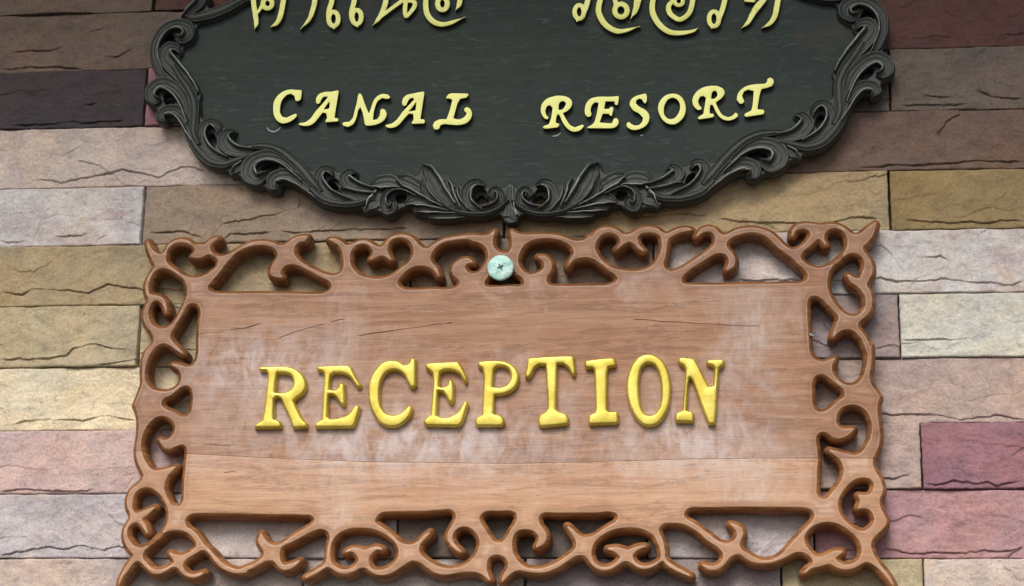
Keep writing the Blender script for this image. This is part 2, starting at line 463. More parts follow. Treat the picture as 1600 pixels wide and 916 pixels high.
def dark_mat(name, c1, c2, edge, rough, grain=True, spec=0.5):
    m = NT(name); v = m.coords((1, 1, 1), False)
    vg = m.coords((1.5, 1, 26) if grain else (5, 5, 5), False)
    g = m.noise(vg, 5.0, 5, 0.62, 0.5); p = m.noise(v, 5.0, 4, 0.6, 0.4); f = m.noise(m.coords((9, 1, 160) if grain else (60, 60, 60), False), 3.5, 4, 0.65)
    c = m.mix(m.ramp(p, [(0.4, 0), (0.62, 1)]), c1, c2)
    c = m.mix(0.45, c, m.mix(1.0, c, m.ramp(g, [(0.3, 0.6), (0.7, 1.35)]), 'MULTIPLY'))
    st = m.noise(m.coords((3, 3, 14) if grain else (30, 30, 30), False), 9.0, 6, 0.72, 1.0)
    c = m.mix(m.ramp(st, [(0.54, 0.0), (0.70, 0.75)]), c, (0.062, 0.074, 0.067))
    c = m.mix(m.ramp(m.noise(v, 11.0, 4, 0.6), [(0.58, 0.0), (0.70, 0.45)]), c, (0.050, 0.034, 0.034))
    c = m.mix(0.22, c, m.mix(1.0, c, m.ramp(f, [(0.35, 0.65), (0.65, 1.4)]), 'MULTIPLY'))
    w = m.math('MULTIPLY', m.attr('wear_glint'), m.ramp(m.noise(v, 45.0, 4, 0.7), [(0.28, 0.3), (0.52, 1.0)]))
    c = m.mix(w, c, edge)
    rg = m.math('ADD', m.math('MULTIPLY', p, 0.3), rough - 0.15)
    return m.done(c, rg, m.bump(f, 0.15 if grain else 0.35, 0.0012, m.bump(g, 0.12, 0.003)), spec)

def gold_mat(name, c1, c2, rough, metal=0.0):
    m = NT(name); v = m.coords()
    n = m.noise(v, 30.0, 4, 0.6); f = m.noise(v, 150.0, 2, 0.5)
    c = m.mix(m.ramp(n, [(0.4, 0), (0.65, 1)]), c1, c2)
    sp_ = m.ramp(m.noise(v, 75.0, 2, 0.5), [(0.22, 1.0), (0.27, 0.0)])
    c = m.mix(m.math('MULTIPLY', sp_, 0.5), c, tuple(x * 0.35 for x in c1))
    return m.done(c, m.math('ADD', m.math('MULTIPLY', n, 0.2), rough - 0.1), m.bump(f, 0.15, 0.001, m.bump(m.noise(v, 34.0, 3, 0.5), 0.13, 0.004)), 0.5, metal)

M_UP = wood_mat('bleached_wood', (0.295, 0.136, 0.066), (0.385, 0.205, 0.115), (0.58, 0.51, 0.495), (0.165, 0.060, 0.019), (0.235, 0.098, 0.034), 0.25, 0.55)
M_LO = wood_mat('porous_wood', (0.46, 0.240, 0.130), (0.545, 0.325, 0.20), (0.62, 0.50, 0.44), (0.205, 0.078, 0.025), (0.285, 0.120, 0.041), 0.8, 0.7)  # own orange tone, also lightened to paint in the brighter light lower down
M_PANEL = dark_mat('dark_panel_wood', (0.010, 0.022, 0.018), (0.025, 0.037, 0.032), (0.2, 0.2, 0.19), 0.62, True, 0.26)
M_FRAME = dark_mat('dark_carved_wood', (0.014, 0.019, 0.017), (0.030, 0.033, 0.030), (0.34, 0.37, 0.34), 0.55, False)
M_GOLD = gold_mat('gold_paint', (0.58, 0.45, 0.065), (0.70, 0.58, 0.13), 0.27, 0.55)
M_PALE = gold_mat('pale_gold_paint', (0.90, 0.91, 0.25), (0.92, 0.93, 0.33), 0.5)
_m = NT('letter_side_shade'); M_SIDE = _m.done((0.030, 0.027, 0.010), 0.6)  # shadow outline of the letters put into their dark side colour
_m = NT('mint_plastic'); M_MINT = _m.done(_m.mix(_m.ramp(_m.noise(_m.coords(), 90.0, 3), [(0.4, 0), (0.6, 1)]), (0.34, 0.64, 0.60), (0.62, 0.82, 0.77)), 0.45, _m.bump(_m.noise(_m.coords(), 160.0, 4), 0.8, 0.002))
_m = NT('screw_steel'); M_STEEL = _m.done((0.05, 0.05, 0.05), 0.5, metal=0.6)
_m = NT('dried_glue'); M_GLUE = _m.done((0.26, 0.29, 0.29), 0.6)
_m = NT('mortar'); M_MORTAR = _m.done((0.035, 0.030, 0.027), 0.95, _m.bump(_m.noise(_m.coords(), 120.0, 4), 0.6, 0.004))

# ---------------------------------------------------------------- the wall of split stone
JL = {-1: (-66, -113), 0: (22, -22), 1: (111.5, 73.2), 2: (200.5, 171), 3: (293.3, 264), 4: (385, 358.5), 5: (478.7, 458.6),
      6: (573.3, 558.3), 7: (672.3, 660.3), 8: (771.8, 764), 9: (872.5, 872.8), 10: (976, 984)}
JW = {k: (at(105, a), at(1500, b)) for k, (a, b) in JL.items()}
def joint_z(k, X):
    (x0, z0), (x1, z1) = JW[k]
    return z0 + (X - x0) / (x1 - x0) * (z1 - z0)

SM = {}
def sm(name, *cols, **kw):
    SM[name] = stone_mat(name + '_sandstone', *cols, **kw)
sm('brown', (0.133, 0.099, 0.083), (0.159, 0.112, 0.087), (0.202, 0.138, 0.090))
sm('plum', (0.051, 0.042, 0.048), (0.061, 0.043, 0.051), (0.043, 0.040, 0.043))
sm('pinkbeige', (0.50, 0.42, 0.375), (0.46, 0.36, 0.345), (0.52, 0.45, 0.40))
sm('palegrey', (0.52, 0.50, 0.485), (0.46, 0.36, 0.35), (0.58, 0.57, 0.56))
sm('tan', (0.348, 0.273, 0.164), (0.377, 0.296, 0.176), (0.323, 0.249, 0.176))
sm('taupe', (0.275, 0.207, 0.150), (0.304, 0.235, 0.176), (0.247, 0.189, 0.146))
sm('ochre', (0.252, 0.184, 0.089), (0.285, 0.216, 0.111), (0.223, 0.166, 0.093))
sm('sand', (0.450, 0.374, 0.244), (0.420, 0.346, 0.223), (0.480, 0.403, 0.269))
sm('cream', (0.636, 0.572, 0.432), (0.594, 0.520, 0.389), (0.678, 0.608, 0.484))
sm('lilac', (0.490, 0.364, 0.360), (0.510, 0.398, 0.370), (0.530, 0.349, 0.326))
sm('greylilac', (0.43, 0.385, 0.40), (0.46, 0.41, 0.41), (0.39, 0.345, 0.36))
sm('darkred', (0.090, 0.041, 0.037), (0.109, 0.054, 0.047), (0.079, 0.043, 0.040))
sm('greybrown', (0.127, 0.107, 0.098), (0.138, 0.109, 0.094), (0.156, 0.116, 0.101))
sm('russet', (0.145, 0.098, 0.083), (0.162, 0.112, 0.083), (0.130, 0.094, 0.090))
sm('mauve', (0.270, 0.133, 0.160), (0.310, 0.162, 0.185), (0.230, 0.126, 0.152))
sm('rose', (0.360, 0.204, 0.228), (0.420, 0.267, 0.266), (0.300, 0.166, 0.199))
sm('rosebeige', (0.420, 0.315, 0.281), (0.450, 0.348, 0.304), (0.400, 0.282, 0.262))
sm('purplegrey', (0.285, 0.23, 0.24), (0.31, 0.255, 0.25), (0.26, 0.215, 0.225))
sm('whitish', (0.54, 0.52, 0.46), (0.58, 0.555, 0.49), (0.51, 0.48, 0.43))

# row, left edge px, right edge px, colour, cracks (photograph pixels)
STONES = [
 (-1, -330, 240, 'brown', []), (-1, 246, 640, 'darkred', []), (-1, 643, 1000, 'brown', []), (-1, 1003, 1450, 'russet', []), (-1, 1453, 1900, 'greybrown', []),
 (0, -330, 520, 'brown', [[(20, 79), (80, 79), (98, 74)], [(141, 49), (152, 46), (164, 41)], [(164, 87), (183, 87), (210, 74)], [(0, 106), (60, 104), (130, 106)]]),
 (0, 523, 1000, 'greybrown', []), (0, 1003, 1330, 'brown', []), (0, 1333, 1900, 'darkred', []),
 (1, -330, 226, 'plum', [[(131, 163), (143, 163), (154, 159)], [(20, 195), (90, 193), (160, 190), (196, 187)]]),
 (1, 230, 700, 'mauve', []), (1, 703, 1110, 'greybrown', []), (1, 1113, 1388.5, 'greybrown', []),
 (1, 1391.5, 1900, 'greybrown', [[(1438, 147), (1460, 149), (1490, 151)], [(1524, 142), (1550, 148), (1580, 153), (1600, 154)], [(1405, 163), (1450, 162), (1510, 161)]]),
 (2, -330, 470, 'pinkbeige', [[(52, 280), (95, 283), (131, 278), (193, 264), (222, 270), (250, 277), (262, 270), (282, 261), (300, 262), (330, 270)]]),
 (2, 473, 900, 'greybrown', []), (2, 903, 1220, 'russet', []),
 (2, 1223, 1900, 'russet', [[(1340, 261), (1400, 257), (1480, 254), (1530, 250), (1600, 251)]]),
 (3, -330, 221, 'palegrey', [[(84, 370), (110, 368), (136, 366)], [(150, 377), (160, 371), (168, 369)], [(0, 377), (40, 378)]]),
 (3, 225.5, 786, 'taupe', [[(235, 362), (257, 363), (285, 361), (305, 367), (320, 374)], [(345, 376), (360, 366), (380, 365), (415, 363), (425, 362)], [(440, 361), (460, 364), (500, 361), (560, 359), (640, 357)]]),
 (3, 789.5, 1389, 'tan', [[(860, 338), (960, 341), (1053, 334), (1108, 337)], [(1121, 341), (1179, 347), (1209, 348), (1244, 349), (1290, 350), (1329, 338), (1375, 342)]]),
 (3, 1392, 1900, 'ochre', [[(1413, 344), (1427, 343), (1452, 349), (1508, 348), (1536, 350), (1567, 344), (1600, 346)]]),
 (4, -330, 640, 'tan', [[(0, 457), (35, 459), (52, 451), (91, 453), (140, 459), (168, 445), (196, 448), (224, 452), (330, 455)]]),
 (4, 643, 1020, 'taupe', []),
 (4, 1023, 1900, 'palegrey', [[(1150, 436), (1260, 440), (1373, 435), (1403, 441), (1445, 439), (1473, 435), (1501, 439), (1529, 440), (1581, 446), (1600, 438)], [(1440, 402), (1470, 399), (1486, 410)]]),
 (5, -330, 215.5, 'sand', [[(0, 563), (63, 560), (105, 558), (115, 546), (147, 537), (182, 544), (200, 546)], [(150, 570), (180, 566), (214, 563)]]),
 (5, 220, 760, 'sand', []), (5, 763, 1180, 'taupe', []), (5, 1183, 1404, 'purplegrey', []),
 (5, 1407, 1900, 'whitish', [[(1406, 531), (1460, 532), (1515, 529)]]),
 (6, -330, 560, 'cream', [[(20, 661), (39, 657), (78, 655), (128, 655), (163, 647), (210, 657)]]),
 (6, 563, 1060, 'rosebeige', []),
 (6, 1063, 1900, 'rosebeige', [[(1330, 640), (1375, 644), (1398, 647), (1449, 646), (1503, 655), (1558, 647), (1600, 655)]]),
 (7, -330, 440, 'lilac', [[(0, 768), (30, 766), (90, 767), (150, 764)], [(195, 765), (202, 755), (208, 748)]]),
 (7, 443, 860, 'taupe', []), (7, 863, 1438, 'rosebeige', [[(1330, 744), (1379, 747), (1398, 748), (1425, 741)]]),
 (7, 1441, 1900, 'mauve', [[(1445, 754), (1468, 758), (1488, 752), (1523, 754), (1542, 752), (1558, 758), (1600, 750)]]),
 (8, -330, 620, 'greylilac', [[(0, 868), (39, 861), (78, 855), (101, 859), (124, 853), (163, 859), (187, 855), (260, 862)]]),
 (8, 623, 1010, 'greybrown', []), (8, 1013, 1270, 'greylilac', []),
 (8, 1273, 1900, 'rose', [[(1290, 858), (1387, 859), (1425, 863), (1468, 861), (1503, 863), (1534, 859), (1573, 861), (1600, 855)]]),
 (9, -330, 470, 'pinkbeige', []), (9, 473, 818, 'palegrey', []), (9, 822, 1220, 'purplegrey', []), (9, 1223, 1443, 'sand', []), (9, 1446, 1900, 'pinkbeige', []),
]

wx0, wz0 = at(0, 980); wx1, wz1 = at(1600, -100)
wall_o = empty('stone_wall', (0, 0.0, JW[10][0][1]))
tag(wall_o, 'wall of coursed split sandstone blocks in pink, tan, grey and mauve', 'wall')
xl = at(-345, 450)[0]; xr = at(1920, 450)[0]; zt = joint_z(-1, 0) + 0.05; zb = joint_z(10, 0) - 0.05
def box(name, lo, hi, mat, parent=None):
    x0, y0, z0 = lo; x1, y1, z1 = hi
    V = [(x0, y0, z0), (x1, y0, z0), (x1, y1, z0), (x0, y1, z0), (x0, y0, z1), (x1, y0, z1), (x1, y1, z1), (x0, y1, z1)]
    Fs = [(0, 1, 5, 4), (1, 2, 6, 5), (2, 3, 7, 6), (3, 0, 4, 7), (4, 5, 6, 7), (3, 2, 1, 0)]
    return mesh_obj(name, V, Fs, mat, parent, smooth=False)
box('mortar_bed', (xl - 0.05, 0.022, zb), (xr + 0.05, 0.10, zt), M_MORTAR, wall_o)

def stone_block(row, pl, pr, kind, cracks, seed):
    rnd = random.Random(seed)
    ymid = (JL[row][0] + JL[row + 1][0]) / 2 if pl < 800 else (JL[row][1] + JL[row + 1][1]) / 2
    X0 = at(pl, ymid)[0]; X1 = at(pr, ymid)[0]
    gt, gb = rnd.uniform(0.0003, 0.0013), rnd.uniform(0.0003, 0.0013)
    vis = 0 <= row <= 8 or row == 9
    step = 0.0013 if vis else 0.005
    nx = int((X1 - X0) / step); nz = int(0.1 / step)
    u = np.linspace(0, 1, nx + 1); w = np.linspace(0, 1, nz + 1)
    ex = 0.0009 * fbm(w * 12, w * 0 + 3, seed, 3)                     # wobbly ends and edges
    x = X0 + (X1 - X0) * u[None, :] + (ex[:, None] * ((1 - u) - u)[None, :])
    zt_ = joint_z(row, x) - gt + 0.0009 * fbm(u * (X1 - X0) * 40, u * 0 + seed, seed + 5, 3)[None, :]
    zb_ = joint_z(row + 1, x) + gb + 0.0009 * fbm(u * (X1 - X0) * 40, u * 0 + seed, seed + 9, 3)[None, :]
    z = zb_ + (zt_ - zb_) * w[:, None]
    h = rnd.uniform(-0.0035, 0.0035) + 0.0030 * fbm(x * 9 + seed, z * 9, seed, 2) + 0.0021 * fbm(x * 34, z * 44 + seed, seed + 1, 6, 0.62)
    h += rnd.uniform(-0.0025, 0.0025) * (u[None, :] - 0.5)
    # cleft facets: quantised terraces
    q = fbm(x * 11 + 3 * seed, z * 26, seed + 2, 4, 0.55) * 3.0
    ter = np.floor(q) + np.clip((q - np.floor(q)) * 7, 0, 1)
    h += 0.00035 * ter
    nr = np.random.default_rng(seed); K = max(8, int((X1 - X0) / 0.035))
    wx_ = x + 0.016 * fbm(x * 22, z * 22, seed + 51, 4); wz_ = z + 0.010 * fbm(x * 22 + 7, z * 26, seed + 52, 4)
    best = np.full(x.shape, 1e9); pl_ = np.zeros(x.shape)
    zl, zh = zb_.min(), zt_.max()
    for k in range(K):
        xs, zs_ = nr.uniform(X0, X1), nr.uniform(zl, zh); a_, b_, c_ = nr.normal(0, 0.012), nr.normal(0.0, 0.028), nr.normal(0, 0.00012)
        d_ = ((wx_ - xs) / 2.6) ** 2 + (wz_ - zs_) ** 2; nw = d_ < best
        pl_ = np.where(nw, a_ * (x - xs) + b_ * (z - zs_) + c_, pl_); best = np.where(nw, d_, best)
    h += np.clip(pl_, -0.0016, 0.0016)
    cl = list(cracks)
    if not cl:
        n = 9; b = rnd.uniform(0.12, 0.3)
        cl = [None]
    for c in cl:
        if c is None:
            zc = zb_ + 0.02 + 0.010 * fbm(x * 8 + seed, x * 0, seed + 3, 3) + 0.004 * fbm(x * 45, x * 0, seed + 4, 2)
            m = 0.6 * np.clip(3 * fbm(x * 5, x * 0 + 2, seed + 8, 2) + 0.6, 0, 1)
        else:
            C = np.array(c, float); cx, cz = at(C[:, 0], C[:, 1], 0.0)
            zc = np.interp(x, cx, cz) + 0.0016 * fbm(x * 120, x * 0, seed + 4, 4, 0.65) + 0.0022 * fbm(x * 38, x * 0 + 9, seed + 14, 3)
            f = 0.016
            m = np.clip((x - cx[0] + f * 0.2) / f, 0, 1) * np.clip((cx[-1] + f * 0.2 - x) / f, 0, 1)
            m = m * np.clip(1.15 + 0.9 * fbm(x * 26, x * 0 + 5, seed + 6, 2), 0.25, 1)
        dz = zc - z                                                 # positive below the crack
        fade = 0.035 if len(cl) < 3 else 0.02
        rec = np.clip(dz / 0.0010, 0, 1) * np.clip(1 - dz / fade, 0, 1)
        vv = np.clip(0.65 + 1.1 * fbm(x * 55, x * 0 + 11, seed + 31, 3), 0.05, 1.4)
        h -= m * (0.0024 * rec * (0.8 + 0.5 * fbm(x * 40, z * 60, seed + 33, 3)) + 0.0021 * vv * np.exp(-((dz - 0.0010) / (0.0004 + 0.0006 * vv)) ** 2))
        h -= 0.0010 * rec * np.abs(fbm(x * 60, z * 120, seed + 35, 4)) * m
        h += m * 0.0012 * np.exp(-np.clip(-dz, 0, 1) / 0.006) * (dz < 0)
    # chipped arrises
    eL = np.minimum(np.minimum(u[None, :] * (X1 - X0), (1 - u)[None, :] * (X1 - X0)), np.minimum(z - zb_, zt_ - z))
    ch = 0.0016 + 0.0035 * np.clip(fbm(x * 30, z * 30, seed + 20, 3), 0, 1)
    h -= 0.0014 * np.clip(1 - eL / ch, 0, 1) ** 2
    V = np.stack([x, -h, z], -1).reshape(-1, 3)
    idx = np.arange((nx + 1) * (nz + 1)).reshape(nz + 1, nx + 1)
    Fq = np.stack([idx[:-1, :-1], idx[:-1, 1:], idx[1:, 1:], idx[1:, :-1]], -1).reshape(-1, 4)
    ring = np.concatenate([idx[0, :], idx[1:, -1], idx[-1, -2::-1], idx[-2:0:-1, 0]])
    nb = len(V); B = V[ring].copy(); B[:, 1] = 0.025
    rn = len(ring); k = np.arange(rn); k2 = (k + 1) % rn
    Fw = np.stack([ring[k], nb + k, nb + k2, ring[k2]], -1)
    return mesh_obj('stone_block', np.vstack([V, B]), np.vstack([Fq, Fw]), SM[kind], wall_o, True, 55)

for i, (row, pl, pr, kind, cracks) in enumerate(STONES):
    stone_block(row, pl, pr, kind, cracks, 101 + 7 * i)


# ---------------------------------------------------------------- reception sign: fretwork board of two glued planks
T_BACK, T_FACE = 0.008, 0.040
OUT = [
 ('T1', [(266, 250, 1), (300, 320), (335, 352), (372, 366), (408, 345), (440, 290), (490, 250), (555, 238), (612, 255), (655, 286), (700, 284),
         (745, 284), (775, 255), (815, 228), (850, 222, 1), (812, 250), (782, 285), (788, 330), (820, 362), (870, 380), (925, 372), (985, 340),
         (1050, 298), (1130, 266), (1220, 254), (1300, 265)]),
 ('T2', [(-20, 290), (20, 285), (60, 262), (100, 232), (150, 214), (208, 210, 1), (195, 238), (145, 250), (105, 285), (92, 330), (110, 380), (150, 420),
         (220, 465), (300, 505), (400, 540), (460, 535), (505, 505), (520, 460), (518, 380), (505, 320), (470, 270), (430, 245), (395, 232, 1), (450, 234),
         (500, 262), (545, 290), (585, 278), (640, 255), (700, 250), (755, 280), (790, 300), (835, 300), (865, 270), (910, 222), (975, 200), (1040, 205),
         (1090, 230), (1130, 275), (1170, 310), (1220, 315), (1260, 285), (1330, 245), (1450, 218)]),
 ('T3', [(319, 206), (400, 210), (450, 200), (492, 165, 1), (476, 210), (472, 260), (485, 310), (520, 340), (560, 355), (608, 350), (635, 320), (648, 280),
         (642, 230), (634, 165, 1), (680, 190), (760, 200), (860, 198), (960, 200), (1050, 215), (1120, 240), (1180, 255), (1240, 245), (1290, 205)]),
 ('T4', [(125, 222), (160, 180), (215, 145), (290, 142), (345, 165), (385, 195), (430, 200), (480, 180), (530, 150), (600, 138), (670, 148), (715, 178),
         (745, 195), (790, 180), (840, 155), (900, 140), (958, 150, 1), (865, 170), (800, 197), (760, 230), (748, 300), (735, 380), (722, 430), (735, 480), (785, 508),
         (850, 492), (950, 435), (1050, 368), (1130, 310), (1165, 255), (1160, 200), (1130, 165), (1085, 160), (1045, 174), (1004, 204, 1), (1046, 152), (1100, 132),
         (1150, 145), (1190, 185), (1225, 205), (1260, 200), (1320, 165), (1420, 142)]),
 ('T5', [(350, 148), (440, 180), (510, 240), (560, 290), (600, 316), (655, 322), (710, 295), (760, 240), (788, 195), (775, 158), (735, 137), (690, 137),
         (650, 160), (629, 198, 1), (632, 165), (668, 122), (730, 105), (800, 112), (860, 122), (905, 114), (965, 110), (1030, 128), (1090, 165), (1130, 195),
         (1170, 200), (1220, 175), (1280, 125), (1322, 97, 1), (1310, 150), (1282, 215), (1240, 262), (1208, 292), (1215, 330), (1262, 390), (1290, 460), (1285, 520),
         (1255, 570), (1240, 610), (1262, 655)]),
 ('R1', [(1108, 120), (1128, 200), (1130, 280), (1105, 360), (1050, 430), (990, 475), (955, 520), (960, 580), (1010, 640), (1070, 730), (1110, 830)]),
 ('R2', [(1122, 0), (1125, 100), (1118, 250), (1092, 400), (1105, 455), (1150, 530), (1200, 600), (1228, 645, 1), (1205, 700), (1195, 780)]),
 ('R3', [(1197, 100), (1207, 200), (1222, 300), (1228, 400), (1218, 500), (1192, 580), (1163, 640), (1142, 700), (1140, 760), (1155, 820)]),
 ('R4', [(1158, 110), (1198, 170), (1238, 240), (1263, 320), (1265, 380), (1243, 430), (1226, 490), (1229, 560)]),
 ('B7', [(1252, 130), (1290, 215), (1290, 255), (1237, 322), (1180, 372), (1142, 425), (1132, 485), (1150, 550), (1190, 630), (1240, 700), (1300, 770), (1345, 840),
         (1372, 897, 1), (1310, 812), (1250, 742), (1190, 687), (1140, 656), (1095, 642), (1050, 658), (980, 700), (890, 722), (815, 712), (755, 682), (715, 663), (660, 672),
         (590, 692), (530, 707), (482, 735), (440, 767, 1), (482, 723), (528, 690), (545, 655), (533, 618), (500, 580), (440, 545), (370, 540), (300, 565), (240, 600),
         (180, 625), (100, 648)]),
 ('B6', [(1000, 657), (920, 647), (845, 610), (795, 570), (750, 560), (700, 575), (655, 605), (625, 645), (590, 690), (535, 722), (475, 728), (425, 712), (386, 683, 1),
         (440, 700), (510, 703), (570, 670), (607, 620), (600, 550), (560, 500), (500, 460), (430, 410), (350, 340), (250, 275), (150, 240), (60, 236)]),
 ('B5', [(1060, 240), (1010, 268), (985, 310), (992, 350), (1025, 420), (1045, 500), (1052, 560), (1054, 612), (1085, 650), (1150, 700), (1240, 750), (1326, 794, 1),
         (1240, 764), (1150, 720), (1075, 668), (1042, 634), (1010, 642), (970, 672), (900, 707), (840, 717), (780, 702), (730, 667), (690, 642), (640, 636), (600, 651),
         (560, 682), (500, 717), (430, 732), (360, 717), (300, 672), (260, 612), (220, 580), (150, 577), (90, 602)]),
 ('B4', [(1060, 668), (980, 712), (880, 750), (760, 754), (680, 742), (600, 730), (540, 750), (485, 795), (430, 852, 1), (452, 780), (490, 730), (500, 670), (475, 610),
         (430, 578), (378, 566), (320, 580), (275, 618), (258, 680), (262, 740), (278, 790), (302, 842, 1), (250, 792), (190, 757), (100, 744)]),
 ('B3', [(1060, 752), (960, 770), (870, 774), (790, 750), (715, 702), (655, 654), (600, 634), (550, 632), (505, 652), (440, 697), (375, 740), (300, 772), (205, 777),
         (135, 750), (90, 714), (55, 702)]),
 ('B2', [(1325, 694), (1280, 707), (1220, 742), (1130, 767), (1050, 752), (985, 710), (948, 694), (905, 714), (850, 750), (780, 787), (713, 814, 1), (790, 765), (860, 726),
         (915, 685), (938, 650), (945, 560), (955, 480), (976, 400), (968, 350), (930, 315), (870, 300), (800, 320), (720, 355), (640, 400), (560, 440), (490, 470), (452, 500),
         (440, 540), (438, 600), (452, 655), (490, 692), (550, 682), (605, 662), (652, 638, 1), (602, 685), (545, 718), (487, 727), (445, 702), (415, 662), (380, 633), (330, 628),
         (290, 635), (240, 665), (180, 700), (100, 737)]),
 ('B1', [(1430, 750), (1340, 759), (1250, 742), (1170, 700), (1100, 627), (1050, 562), (1000, 524), (958, 522), (920, 545), (870, 575), (810, 610), (775, 650), (762, 690), (777, 735),
         (812, 770), (870, 790), (930, 780), (982, 764, 1), (930, 797), (870, 807), (810, 794), (760, 757), (725, 712), (690, 696), (650, 702), (600, 732), (540, 762), (480, 767),
         (420, 732), (370, 682), (320, 637), (285, 635), (240, 670), (190, 740), (140, 800), (102, 884, 1), (120, 820), (168, 730), (222, 650), (262, 600), (262, 573), (233, 535),
         (193, 490), (168, 430), (158, 370), (168, 310), (202, 250), (232, 205), (232, 170), (216, 110)]),
 ('L4', [(168, 600), (153, 520), (163, 440), (203, 365), (268, 315), (318, 275), (348, 230), (362, 180), (342, 130)]),
 ('L3', [(348, 850), (308, 780), (278, 700), (266, 620), (273, 540), (288, 440), (298, 350), (302, 250), (292, 150), (268, 70)]),
 ('L2', [(243, 738, 1), (278, 660), (308, 580), (336, 500), (345, 440), (342, 350), (342, 260), (347, 200), (367, 120), (407, 50)]),
 ('L1', [(453, 725), (483, 680), (488, 620), (468, 560), (418, 490), (373, 420), (358, 350), (363, 290), (393, 220), (413, 180), (428, 140), (398, 80)]),
 ('T1', [(254, 640), (257, 600), (275, 555), (305, 505), (335, 455), (325, 425), (300, 370), (275, 310)]),
]
